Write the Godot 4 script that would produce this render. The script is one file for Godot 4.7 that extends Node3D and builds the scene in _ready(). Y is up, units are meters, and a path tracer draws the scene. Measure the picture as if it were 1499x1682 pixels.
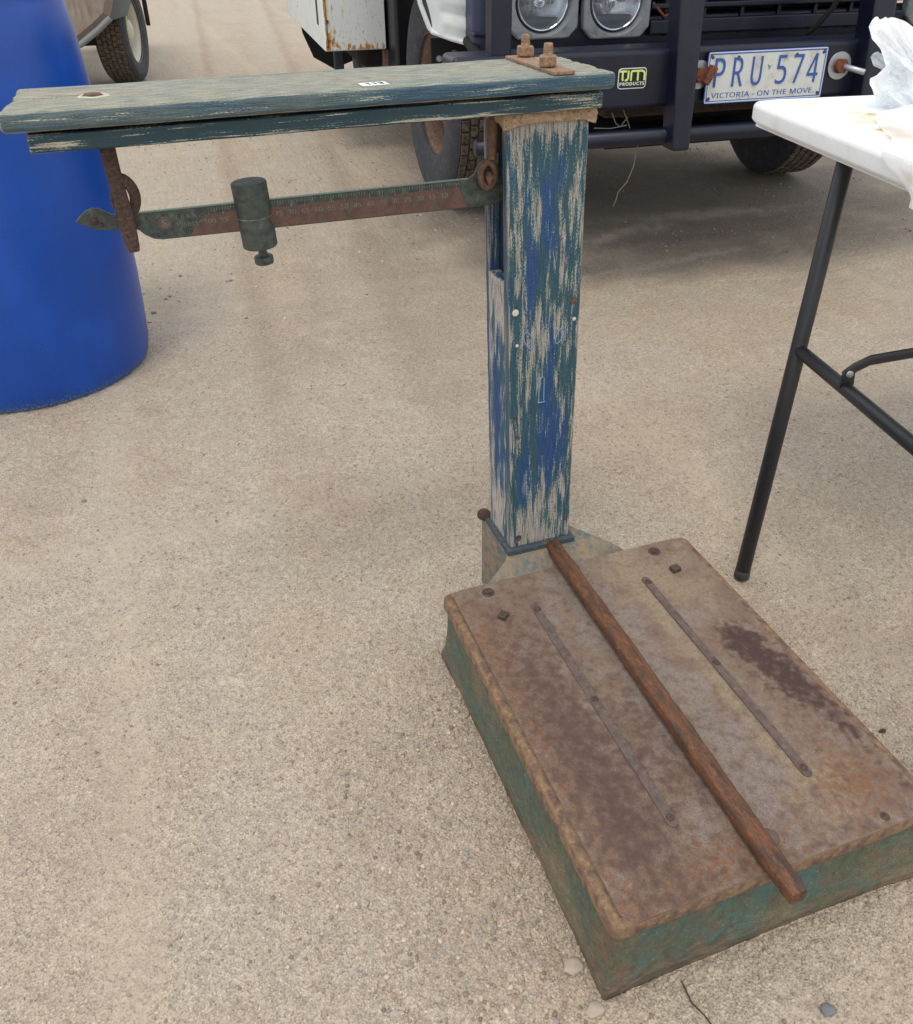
extends Node3D
# An old timber-post platform scale standing on a sandy yard, a truck, a drum and a folding table round it.

# ------------------------------------------------------------------ mesh builder
class MB:
	var v := PackedVector3Array()
	var n := PackedVector3Array()
	var t := PackedVector2Array()
	var c := PackedColorArray()
	var idx := PackedInt32Array()
	func vert(p: Vector3, nn: Vector3, uv := Vector2.ZERO, col := Color.WHITE) -> int:
		v.append(p); n.append(nn); t.append(uv); c.append(col)
		return v.size() - 1
	func tri(a: int, b: int, d: int) -> void:   # counter-clockwise from outside
		idx.append(a); idx.append(d); idx.append(b)
	func quad(a: int, b: int, d: int, e: int) -> void:
		tri(a, b, d); tri(a, d, e)
	func flat_quad(p: Array, uv := [Vector2(0, 1), Vector2(1, 1), Vector2(1, 0), Vector2(0, 0)], col := Color.WHITE) -> void:
		var nn: Vector3 = ((p[1] - p[0]) as Vector3).cross(p[2] - p[0]).normalized()
		var a := vert(p[0], nn, uv[0], col)
		var b := vert(p[1], nn, uv[1], col)
		var d := vert(p[2], nn, uv[2], col)
		var e := vert(p[3], nn, uv[3], col)
		quad(a, b, d, e)
	func renormal() -> void:   # smooth normals from the faces, joining vertices at one place
		var acc := {}
		for i in range(0, idx.size(), 3):
			var a := v[idx[i]]; var b := v[idx[i + 2]]; var d := v[idx[i + 1]]
			var f := (b - a).cross(d - a)
			for q in [a, b, d]:
				var k := (q as Vector3).snapped(Vector3.ONE * 0.00005)
				acc[k] = acc.get(k, Vector3.ZERO) + f
		for i in v.size():
			var k := v[i].snapped(Vector3.ONE * 0.00005)
			var s: Vector3 = acc.get(k, Vector3.UP)
			n[i] = s.normalized()
	func sharpen(deg: float) -> void:   # normals that keep edges sharper than deg
		var lim := cos(deg_to_rad(deg))
		var at := {}
		var fn := []
		for i in range(0, idx.size(), 3):
			var a := v[idx[i]]; var b := v[idx[i + 2]]; var d := v[idx[i + 1]]
			var f := (b - a).cross(d - a)
			fn.append(f)
			for q in [a, b, d]:
				var k := (q as Vector3).snapped(Vector3.ONE * 0.00005)
				if not at.has(k): at[k] = []
				at[k].append(f)
		var v2 := PackedVector3Array(); var n2 := PackedVector3Array(); var t2 := PackedVector2Array(); var c2 := PackedColorArray(); var i2 := PackedInt32Array()
		for i in idx.size():
			var o := idx[i]
			var f: Vector3 = fn[i / 3]
			var fu := f.normalized()
			var s := Vector3.ZERO
			for g in at[v[o].snapped(Vector3.ONE * 0.00005)]:
				if fu.dot((g as Vector3).normalized()) > lim: s += g
			v2.append(v[o]); n2.append(s.normalized() if s.length() > 0.0 else Vector3.UP); t2.append(t[o]); c2.append(c[o]); i2.append(i)
		v = v2; n = n2; t = t2; c = c2; idx = i2
	func warp(f: Callable) -> void:
		for i in v.size():
			v[i] = f.call(v[i])
	func move(x: Transform3D) -> void:
		for i in v.size():
			v[i] = x * v[i]
			n[i] = (x.basis * n[i]).normalized()
	func add(o: MB) -> void:
		var k := v.size()
		v.append_array(o.v); n.append_array(o.n); t.append_array(o.t); c.append_array(o.c)
		for i in o.idx:
			idx.append(i + k)
	func mesh() -> ArrayMesh:
		var a := []
		a.resize(Mesh.ARRAY_MAX)
		a[Mesh.ARRAY_VERTEX] = v; a[Mesh.ARRAY_NORMAL] = n; a[Mesh.ARRAY_TEX_UV] = t; a[Mesh.ARRAY_COLOR] = c; a[Mesh.ARRAY_INDEX] = idx
		var m := ArrayMesh.new()
		m.add_surface_from_arrays(Mesh.PRIMITIVE_TRIANGLES, a)
		return m

func cuts(h: float, r: float, seg: float) -> Array:
	var out := [-h]
	for q in [0.35, 0.7, 1.0]:
		out.append(-h + r * q)
	var inner := 2.0 * (h - r)
	var k: int = max(1, int(inner / seg)) if seg > 0.0 else 1
	for i in range(1, k):
		out.append(-h + r + inner * i / k)
	for q in [1.0, 0.7, 0.35, 0.0]:
		out.append(h - r * q)
	return out

# rounded box: centre, size, edge radius, cell size (0 = coarse); uv runs 0..1 over each face
func rbox(ctr: Vector3, size: Vector3, r := 0.002, seg := 0.0, rects := {}) -> MB:
	var m := MB.new()
	var h := size * 0.5
	r = min(r, min(h.x, min(h.y, h.z)) * 0.95)
	var inn := h - Vector3.ONE * r
	for ax in 3:
		var u := (ax + 1) % 3
		var w := (ax + 2) % 3
		var cu := cuts(h[u], r, seg)
		var cw := cuts(h[w], r, seg)
		for s in [-1.0, 1.0]:
			var base := m.v.size()
			var rect: Rect2 = rects.get(ax, Rect2(0, 0, 1, 1))
			for j in cw.size():
				for i in cu.size():
					var p := Vector3.ZERO
					p[ax] = s * h[ax]; p[u] = cu[i]; p[w] = cw[j]
					var q := p.clamp(-inn, inn)
					var d := (p - q).normalized()
					var uv := Vector2.ZERO
					if ax == 0:
						uv = Vector2(0.5 + p.z / size.z * -s, 0.5 - p.y / size.y)
					elif ax == 1:
						uv = Vector2(0.5 + p.x / size.x, 0.5 + p.z / size.z)
					else:
						uv = Vector2(0.5 + p.x / size.x * s, 0.5 - p.y / size.y)
					m.vert(ctr + q + d * r, d, rect.position + uv * rect.size)
			for j in cw.size() - 1:
				for i in cu.size() - 1:
					var a := base + j * cu.size() + i
					var b := a + 1
					var d2 := a + cu.size()
					if s > 0.0:
						m.quad(a, b, d2 + 1, d2)
					else:
						m.quad(a, d2, d2 + 1, b)
	return m

# surface of revolution about y; profile = [Vector2(radius, y)...] from bottom to top
func lathe(profile: Array, seg := 32, x := Transform3D.IDENTITY, flat := false) -> MB:
	var m := MB.new()
	var lens := [0.0]
	for i in range(1, profile.size()):
		lens.append(lens[-1] + (profile[i] - profile[i - 1]).length())
	var tot: float = max(lens[-1], 1e-5)
	for k in profile.size() - 1:
		var a: Vector2 = profile[k]
		var b: Vector2 = profile[k + 1]
		var dir := (b - a).normalized()
		var nn := Vector2(dir.y, -dir.x)
		var n0 := nn
		var n1 := nn
		if not flat:
			if k > 0:
				var pd: Vector2 = (a - profile[k - 1]).normalized()
				if pd.dot(dir) > 0.6: n0 = (nn + Vector2(pd.y, -pd.x)).normalized()
			if k < profile.size() - 2:
				var qd: Vector2 = (profile[k + 2] - b).normalized()
				if qd.dot(dir) > 0.6: n1 = (nn + Vector2(qd.y, -qd.x)).normalized()
		var base := m.v.size()
		for i in seg + 1:
			var th := TAU * i / seg
			var cs := Vector3(cos(th), 0, -sin(th))
			m.vert(cs * a.x + Vector3.UP * a.y, cs * n0.x + Vector3.UP * n0.y, Vector2(float(i) / seg, 1.0 - lens[k] / tot))
			m.vert(cs * b.x + Vector3.UP * b.y, cs * n1.x + Vector3.UP * n1.y, Vector2(float(i) / seg, 1.0 - lens[k + 1] / tot))
		for i in seg:
			var q := base + i * 2
			m.quad(q, q + 2, q + 3, q + 1)
	m.move(x)
	return m

func cyl(a: Vector3, b: Vector3, r: float, seg := 16, bev := 0.0008) -> MB:
	var l := (b - a).length()
	bev = min(bev, r * 0.5)
	var y := (b - a) / l
	var xx := y.cross(Vector3.FORWARD if absf(y.z) < 0.9 else Vector3.RIGHT).normalized()
	var bs := Basis(xx, y, xx.cross(y).normalized())
	return lathe([Vector2(0.00001, 0), Vector2(r - bev, 0), Vector2(r, bev), Vector2(r, l - bev), Vector2(r - bev, l), Vector2(0.00001, l)], seg, Transform3D(bs, a))

# tube along points; radius is a number or an array; flatness squeezes the section
func tube(pts: Array, rad, seg := 12, caps := true, squeeze := 1.0, up := Vector3(0.13, 0.2, 0.97)) -> MB:
	var m := MB.new()
	var tot := 0.0
	for k in pts.size():
		var d: Vector3 = (pts[min(k + 1, pts.size() - 1)] - pts[max(k - 1, 0)]).normalized()
		var s := d.cross(up).normalized()
		var w := s.cross(d).normalized()
		var r: float = rad[k] if rad is Array else rad
		if k > 0: tot += (pts[k] - pts[k - 1]).length()
		for i in seg + 1:
			var th := TAU * i / seg
			var off := s * cos(th) * r + w * sin(th) * r * squeeze
			var nn := (s * cos(th) * squeeze + w * sin(th)).normalized()
			m.vert(pts[k] + off, nn, Vector2(float(i) / seg, tot * 10.0))
	for k in pts.size() - 1:
		for i in seg:
			var a := k * (seg + 1) + i
			var b := a + seg + 1
			m.quad(a, b, b + 1, a + 1)
	if caps:
		for e in [0, pts.size() - 1]:
			var d: Vector3 = (pts[1] - pts[0]).normalized() * -1.0 if e == 0 else (pts[-1] - pts[-2]).normalized()
			var ctr := m.vert(pts[e], d)
			var base := m.v.size()
			for i in seg + 1:
				m.vert(m.v[e * (seg + 1) + i], d)
			for i in seg:
				if e == 0: m.tri(ctr, base + i, base + i + 1)
				else: m.tri(ctr, base + i + 1, base + i)
	return m

# extruded outline (x, y; counter-clockwise), front face at z = d/2, chamfered front and back rims
func prism(poly: Array, d: float, bev := 0.001, uvs := 1.0) -> MB:
	var m := MB.new()
	var P := PackedVector2Array(poly)
	if Geometry2D.is_polygon_clockwise(P): P.reverse()
	var ins := Geometry2D.offset_polygon(P, -bev, Geometry2D.JOIN_MITER)
	var inner: PackedVector2Array = P
	var ok := false
	if ins.size() == 1 and ins[0].size() == P.size():
		inner = ins[0]
		if Geometry2D.is_polygon_clockwise(inner): inner.reverse()
		var best := 0
		for i in inner.size():
			if inner[i].distance_to(P[0]) < inner[best].distance_to(P[0]): best = i
		var rot := PackedVector2Array()
		for i in inner.size(): rot.append(inner[(best + i) % inner.size()])
		inner = rot
		ok = true
	var lo := P[0]; var hi := P[0]
	for p in P: lo = lo.min(p); hi = hi.max(p)
	var sz := hi - lo
	for s in [1.0, -1.0]:
		var ring := inner if ok else P
		var ix := Geometry2D.triangulate_polygon(ring)
		var base := m.v.size()
		for p in ring:
			m.vert(Vector3(p.x, p.y, s * d / 2), Vector3(0, 0, s), Vector2((p.x - lo.x) / sz.x, 1.0 - (p.y - lo.y) / sz.y))
		for i in range(0, ix.size(), 3):
			var a := ring[ix[i]]; var b := ring[ix[i + 1]]; var e := ring[ix[i + 2]]
			var ccw := (b - a).cross(e - a) > 0.0
			if ccw == (s > 0.0): m.tri(base + ix[i], base + ix[i + 1], base + ix[i + 2])
			else: m.tri(base + ix[i], base + ix[i + 2], base + ix[i + 1])
	var z1 := d / 2 - (bev if ok else 0.0)
	for i in P.size():
		var j := (i + 1) % P.size()
		m.flat_quad([Vector3(P[i].x, P[i].y, z1), Vector3(P[i].x, P[i].y, -z1), Vector3(P[j].x, P[j].y, -z1), Vector3(P[j].x, P[j].y, z1)])
		if ok:
			m.flat_quad([Vector3(inner[i].x, inner[i].y, d / 2), Vector3(P[i].x, P[i].y, z1), Vector3(P[j].x, P[j].y, z1), Vector3(inner[j].x, inner[j].y, d / 2)])
			m.flat_quad([Vector3(P[i].x, P[i].y, -z1), Vector3(inner[i].x, inner[i].y, -d / 2), Vector3(inner[j].x, inner[j].y, -d / 2), Vector3(P[j].x, P[j].y, -z1)])
	return m

# grid of a function f(u, v) -> Vector3, u to the right, v upward as seen from outside
func grid(nu: int, nv: int, f: Callable, col = null) -> MB:
	var m := MB.new()
	for j in nv + 1:
		for i in nu + 1:
			var u := float(i) / nu
			var w := float(j) / nv
			m.vert(f.call(u, w), Vector3.UP, Vector2(u, 1.0 - w), col.call(u, w) if col else Color.WHITE)
	for j in nv:
		for i in nu:
			var a := j * (nu + 1) + i
			m.quad(a, a + 1, a + nu + 2, a + nu + 1)
	m.renormal()
	return m

# profile (outward offset, y) swept round a rounded rectangle centred on (cx, cz)
func rim_sweep(cx: float, cz: float, hw: float, hl: float, cr: float, profile: Array, jitter = null) -> MB:
	var m := MB.new()
	var ring := []
	var cor := [[1, 1, 0.0], [-1, 1, 90.0], [-1, -1, 180.0], [1, -1, 270.0]]
	for q in cor:
		for k in 7:
			var th := deg_to_rad(q[2] + k * 15.0)
			ring.append([Vector2(q[0] * (hw - cr), q[1] * (hl - cr)) + Vector2(cos(th), sin(th)) * cr, Vector2(cos(th), sin(th))])
		var nx: Array = cor[(cor.find(q) + 1) % 4]
		var e0: Vector2 = ring[-1][0]
		var th2 := deg_to_rad(nx[2])
		var e1 := Vector2(nx[0] * (hw - cr), nx[1] * (hl - cr)) + Vector2(cos(th2), sin(th2)) * cr
		for k in range(1, 14):
			ring.append([e0.lerp(e1, k / 14.0), ring[-1][1]])
	var lens := 0.0
	var nr := ring.size()
	for k in profile.size():
		lens = 0.0
		for i in nr + 1:
			var it: Array = ring[i % nr]
			if i > 0: lens += (it[0] - ring[i - 1][0] as Vector2).length()
			var p2: Vector2 = it[0] + it[1] * profile[k].x
			var p := Vector3(cx + p2.x, profile[k].y, cz + p2.y)
			if jitter != null: p = jitter.call(p, it[1], k)
			m.vert(p, Vector3.UP, Vector2(lens, float(k) / (profile.size() - 1)))
	for k in profile.size() - 1:
		for i in nr:
			var a := k * (nr + 1) + i
			var b := a + nr + 1
			m.quad(a, a + 1, b + 1, b)
	m.renormal()
	return m

# ------------------------------------------------------------------ nodes
var taken := {}
func numbered(called: String) -> String:
	var k: int = taken.get(called, 0)
	taken[called] = k + 1
	return called if k == 0 else "%s_%03d" % [called, k]

func tag(o: Node, label: String, category := "", group := "") -> Node:
	o.set_meta("label", label)
	if category: o.set_meta("category", category)
	if group: o.set_meta("group", group)
	return o

func thing(called: String, label: String, category: String, at := Vector3.ZERO, turn := 0.0, group := "") -> Node3D:
	var o := Node3D.new()
	o.name = numbered(called)
	add_child(o, true)
	o.position = at
	o.rotation.y = turn
	tag(o, label, category, group)
	return o

func put(called: String, m, mat: Material, parent: Node = self, label := "") -> MeshInstance3D:
	var o := MeshInstance3D.new()
	if parent == self: o.name = numbered(called)
	else:
		var k := 0
		for ch in parent.get_children():
			if str(ch.name).begins_with(called) and (str(ch.name) == called or str(ch.name).trim_prefix(called + "_").is_valid_int()): k += 1
		o.name = called if k == 0 else "%s_%03d" % [called, k]
	o.mesh = m.mesh() if m is MB else m
	o.material_override = mat
	parent.add_child(o, true)
	if label: o.set_meta("label", label)
	return o

func lettering(called: String, text: String, height: float, width: float, depth: float, mat: Material, parent: Node, at: Vector3, bold := false, basis := Basis.IDENTITY) -> MeshInstance3D:
	var f := SystemFont.new()
	f.font_names = PackedStringArray(["Droid Sans"])
	if bold: f.font_weight = 700
	var tm := TextMesh.new()
	tm.font = f
	tm.text = text
	tm.font_size = 64
	tm.pixel_size = 0.001
	tm.depth = 0.001
	tm.curve_step = 1.0
	var bb := tm.get_aabb()
	var o := put(called, tm, mat, parent)
	var sx := width / bb.size.x
	var sy := height / bb.size.y
	var c0 := bb.get_center()
	o.transform = Transform3D(basis * Basis.from_scale(Vector3(sx, sy, depth / 0.001)), at) * Transform3D(Basis.IDENTITY, -Vector3(c0.x, c0.y, 0))
	return o

# ------------------------------------------------------------------ pictures of surfaces
func noise_bytes(w: int, h: int, sd: int, freq: float, oct := 4, sx := 1.0, sy := 1.0, seamless := false, type := FastNoiseLite.TYPE_SIMPLEX_SMOOTH) -> PackedByteArray:
	var f := FastNoiseLite.new()
	f.seed = sd
	f.noise_type = type
	f.frequency = freq
	f.fractal_octaves = oct
	if oct == 1: f.fractal_type = FastNoiseLite.FRACTAL_NONE
	var w0: int = max(8, int(w / sx))
	var h0: int = max(8, int(h / sy))
	var im: Image = f.get_seamless_image(w0, h0, false, false, 0.15, true) if seamless else f.get_image(w0, h0, false, false, true)
	im.convert(Image.FORMAT_L8)
	if w0 != w or h0 != h: im.resize(w, h, Image.INTERPOLATE_CUBIC)
	return im.get_data()

func blob_bytes(w: int, h: int, blobs: Array, rest := 0.5) -> PackedByteArray:   # soft stains: [u, v, half width, half height, amount]
	var n := 96
	var d := PackedByteArray()
	d.resize(n * n)
	for j in n:
		for i in n:
			var u := (i + 0.5) / n
			var v := (j + 0.5) / n
			var s := rest
			for b in blobs:
				var q: float = pow((u - b[0]) / b[2], 2) + pow((v - b[1]) / b[3], 2)
				if q < 4.0: s += b[4] * exp(-q * 1.3)
			d[j * n + i] = int(clampf(s, 0, 1) * 255)
	var im := Image.create_from_data(n, n, false, Image.FORMAT_L8, d)
	im.resize(w, h, Image.INTERPOLATE_CUBIC)
	return im.get_data()

func ss(a: float, b: float, x: float) -> float:
	var t := clampf((x - a) / (b - a), 0.0, 1.0)
	return t * t * (3.0 - 2.0 * t)

func tex(w: int, h: int, px: PackedByteArray) -> ImageTexture:
	return ImageTexture.create_from_image(Image.create_from_data(w, h, false, Image.FORMAT_RGB8, px))
func grey(w: int, h: int, px: PackedByteArray) -> ImageTexture:
	return ImageTexture.create_from_image(Image.create_from_data(w, h, false, Image.FORMAT_L8, px))

func mat(col: Color, rough := 0.8, metal := 0.0) -> StandardMaterial3D:
	var m := StandardMaterial3D.new()
	m.albedo_color = col
	m.roughness = rough
	m.metallic = metal
	return m

func rgb(r: float, g: float, b: float) -> Color:
	return Color(r / 255.0, g / 255.0, b / 255.0)

func lin(k: float) -> Color:   # a plain reflectance as a tint
	return Color(k, k, k).linear_to_srgb()

# flaking paint over bare timber; grain runs along x (along = 0) or y (along = 1); pal = [paint a, paint b, undercoat, bare timber]
func painted_wood(w: int, h: int, sd: int, along: int, thr: float, blobs: Array, pal: Array, worn := 0.0, cell := 1.0, relief := 0.12, blue := []) -> StandardMaterial3D:
	var lx := 16.0 if along == 0 else 1.0
	var ly := 16.0 if along == 1 else 1.0
	var mx := 10.0 if along == 0 else 1.0
	var my := 10.0 if along == 1 else 1.0
	var grain := noise_bytes(w, h, sd, 0.20 * cell, 3, lx, ly)
	var streak := noise_bytes(w, h, sd + 1, 0.065 * cell, 5, mx, my)
	var patch := noise_bytes(w, h, sd + 2, 0.020 * cell, 5, 5.0 if along == 0 else 1.0, 5.0 if along == 1 else 1.0)
	var fine := noise_bytes(w, h, sd + 3, 0.32, 3, 2.0 if along == 0 else 1.0, 2.0 if along == 1 else 1.0)
	var hue := noise_bytes(w, h, sd + 4, 0.014 * cell, 4, 5.0 if along == 0 else 1.0, 5.0 if along == 1 else 1.0)
	var bias := blob_bytes(w, h, blobs)
	var bl := blob_bytes(w, h, blue, 0.25)
	var out := PackedByteArray()
	out.resize(w * h * 3)
	var rel := PackedByteArray()
	rel.resize(w * h)
	var rg := PackedByteArray()
	rg.resize(w * h)
	var pa: Color = pal[0]; var pb: Color = pal[1]; var pu: Color = pal[2]; var pw: Color = pal[3]
	for i in w * h:
		var g := grain[i] / 255.0
		var f := fine[i] / 255.0
		var val := streak[i] / 255.0 * 0.34 + patch[i] / 255.0 * 0.38 + g * 0.12 + f * 0.26 + bias[i] / 255.0 - 0.55
		var bare := ss(thr - 0.030, thr + 0.020, val)
		var under := ss(thr - 0.09, thr - 0.03, val) * (1.0 - bare)
		var hh := ss(0.56, 0.95, hue[i] / 255.0 * 0.6 + bl[i] / 255.0)
		var p := pa.lerp(pb, hh) * (0.72 + 0.36 * f + 0.2 * g)
		p = p.lerp(pu * (0.8 + 0.4 * f), under * 0.4)
		p = p * lerpf(1.0, 0.60 + 0.75 * g, minf(worn * 1.7, 1.0))
		p = p.lerp(pw, worn * ss(0.3, 0.75, g * 0.6 + f * 0.5))
		var wd := pw * (0.66 + 0.36 * g + 0.22 * f)
		if g < 0.38: wd = wd * (0.43 + g * 1.5)
		p = p.lerp(wd, bare)
		out[i * 3] = int(clampf(p.r, 0, 1) * 255); out[i * 3 + 1] = int(clampf(p.g, 0, 1) * 255); out[i * 3 + 2] = int(clampf(p.b, 0, 1) * 255)
		rel[i] = int(clampf(lerpf(0.72 + 0.1 * f, 0.30 + 0.45 * g, bare), 0, 1) * 255)
		rg[i] = int(lerpf(0.62 + worn * 0.2, 0.92, bare) * 255)
	var m := mat(Color.WHITE, 1.0)
	m.albedo_texture = tex(w, h, out)
	m.roughness_texture = grey(w, h, rg)
	m.heightmap_enabled = true
	m.heightmap_texture = grey(w, h, rel)
	m.heightmap_scale = relief
	return m

# speckled surface mixed from several colours: layers = [[colour, seed, freq, lo, hi, stain map or null], ...] over a first colour
func mottled(w: int, h: int, base: Color, layers: Array, sd: int, grit := 0.3, relief := 0.06, rough := 0.9, seamless := false) -> StandardMaterial3D:
	var fine := noise_bytes(w, h, sd, 0.35, 3, 1, 1, seamless)
	var mid := noise_bytes(w, h, sd + 7, 0.08, 4, 1, 1, seamless)
	var maps := []
	for l in layers:
		maps.append(noise_bytes(w, h, l[1], l[2], 5, 1, 1, seamless))
	var out := PackedByteArray()
	out.resize(w * h * 3)
	var rel := PackedByteArray()
	rel.resize(w * h)
	for i in w * h:
		var f := fine[i] / 255.0
		var p := base
		for k in layers.size():
			var l: Array = layers[k]
			var x: float = maps[k][i] / 255.0 * 0.7 + f * 0.3
			if l.size() > 5: x += l[5][i] / 255.0 - 0.5
			p = p.lerp(l[0], ss(l[3], l[4], x))
		var sh := 1.0 - grit * 0.5 + grit * (f * 0.6 + mid[i] / 255.0 * 0.4)
		out[i * 3] = int(clampf(p.r * sh, 0, 1) * 255); out[i * 3 + 1] = int(clampf(p.g * sh, 0, 1) * 255); out[i * 3 + 2] = int(clampf(p.b * sh, 0, 1) * 255)
		rel[i] = int((f * 0.5 + mid[i] / 255.0 * 0.5) * 255)
	var m := mat(Color.WHITE, rough)
	m.albedo_texture = tex(w, h, out)
	m.heightmap_enabled = true
	m.heightmap_texture = grey(w, h, rel)
	m.heightmap_scale = relief
	return m

func tri_map(m: StandardMaterial3D, metres: float) -> StandardMaterial3D:
	m.uv1_triplanar = true
	m.uv1_scale = Vector3.ONE / metres
	return m

func tinted(m: StandardMaterial3D, col: Color) -> StandardMaterial3D:
	var d: StandardMaterial3D = m.duplicate()
	d.albedo_color = col
	return d

var rng := RandomNumberGenerator.new()
var wob := FastNoiseLite.new()
var M := {}

func _ready() -> void:
	rng.seed = 11
	wob.seed = 5
	wob.frequency = 1.0
	wob.noise_type = FastNoiseLite.TYPE_SIMPLEX_SMOOTH
	# ---------------- camera, sky, sun, exposure
	var cam := Camera3D.new()
	cam.name = "camera"
	add_child(cam)
	cam.position = Vector3(-0.3028, 1.0, 0.9543)
	cam.rotation_order = EULER_ORDER_YXZ
	cam.rotation = Vector3(-0.54902, -0.33181, -0.015418)
	cam.near = 0.05
	cam.far = 600.0
	cam.projection = Camera3D.PROJECTION_FRUSTUM
	cam.size = 2.0 * 0.05 * 841.0 / 1404.88
	cam.frustum_offset = Vector2(0, -103.97 / 1404.88 * 0.05)
	cam.current = true
	var sky := ProceduralSkyMaterial.new()
	sky.sky_top_color = rgb(222, 226, 232)
	sky.sky_horizon_color = rgb(226, 227, 228)
	sky.sky_curve = 0.2
	sky.ground_horizon_color = rgb(150, 142, 130)
	sky.ground_bottom_color = rgb(120, 112, 100)
	sky.sun_angle_max = 1.0
	var nt := NoiseTexture2D.new()
	nt.width = 1024; nt.height = 512; nt.seamless = true
	var fn := FastNoiseLite.new()
	fn.seed = 3; fn.frequency = 0.006; fn.fractal_octaves = 5
	nt.noise = fn
	var gr := Gradient.new()
	gr.set_color(0, Color(0.78, 0.8, 0.84, 0.0)); gr.set_color(1, Color(0.95, 0.95, 0.95, 0.7))
	nt.color_ramp = gr
	sky.sky_cover = nt
	sky.sky_cover_modulate = Color(0.6, 0.6, 0.6)
	var env := Environment.new()
	env.background_mode = Environment.BG_SKY
	env.sky = Sky.new()
	env.sky.sky_material = sky
	env.tonemap_mode = Environment.TONE_MAPPER_LINEAR
	env.tonemap_exposure = 1.5
	env.sdfgi_enabled = true
	env.ssao_enabled = true
	env.ssil_enabled = true
	var we := WorldEnvironment.new()
	we.environment = env
	add_child(we)
	var sun := DirectionalLight3D.new()
	sun.name = "sun"
	sun.light_energy = 0.3
	sun.light_angular_distance = 20.0
	sun.light_color = Color(1.0, 0.97, 0.92)
	sun.shadow_enabled = true
	sun.rotation_degrees = Vector3(-66, -38, 0)
	add_child(sun)

	make_materials()
	make_ground()
	make_truck()
	make_far_car()
	make_drum()
	make_table()
	make_scale()
	make_stick()
	make_small_things()

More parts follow.
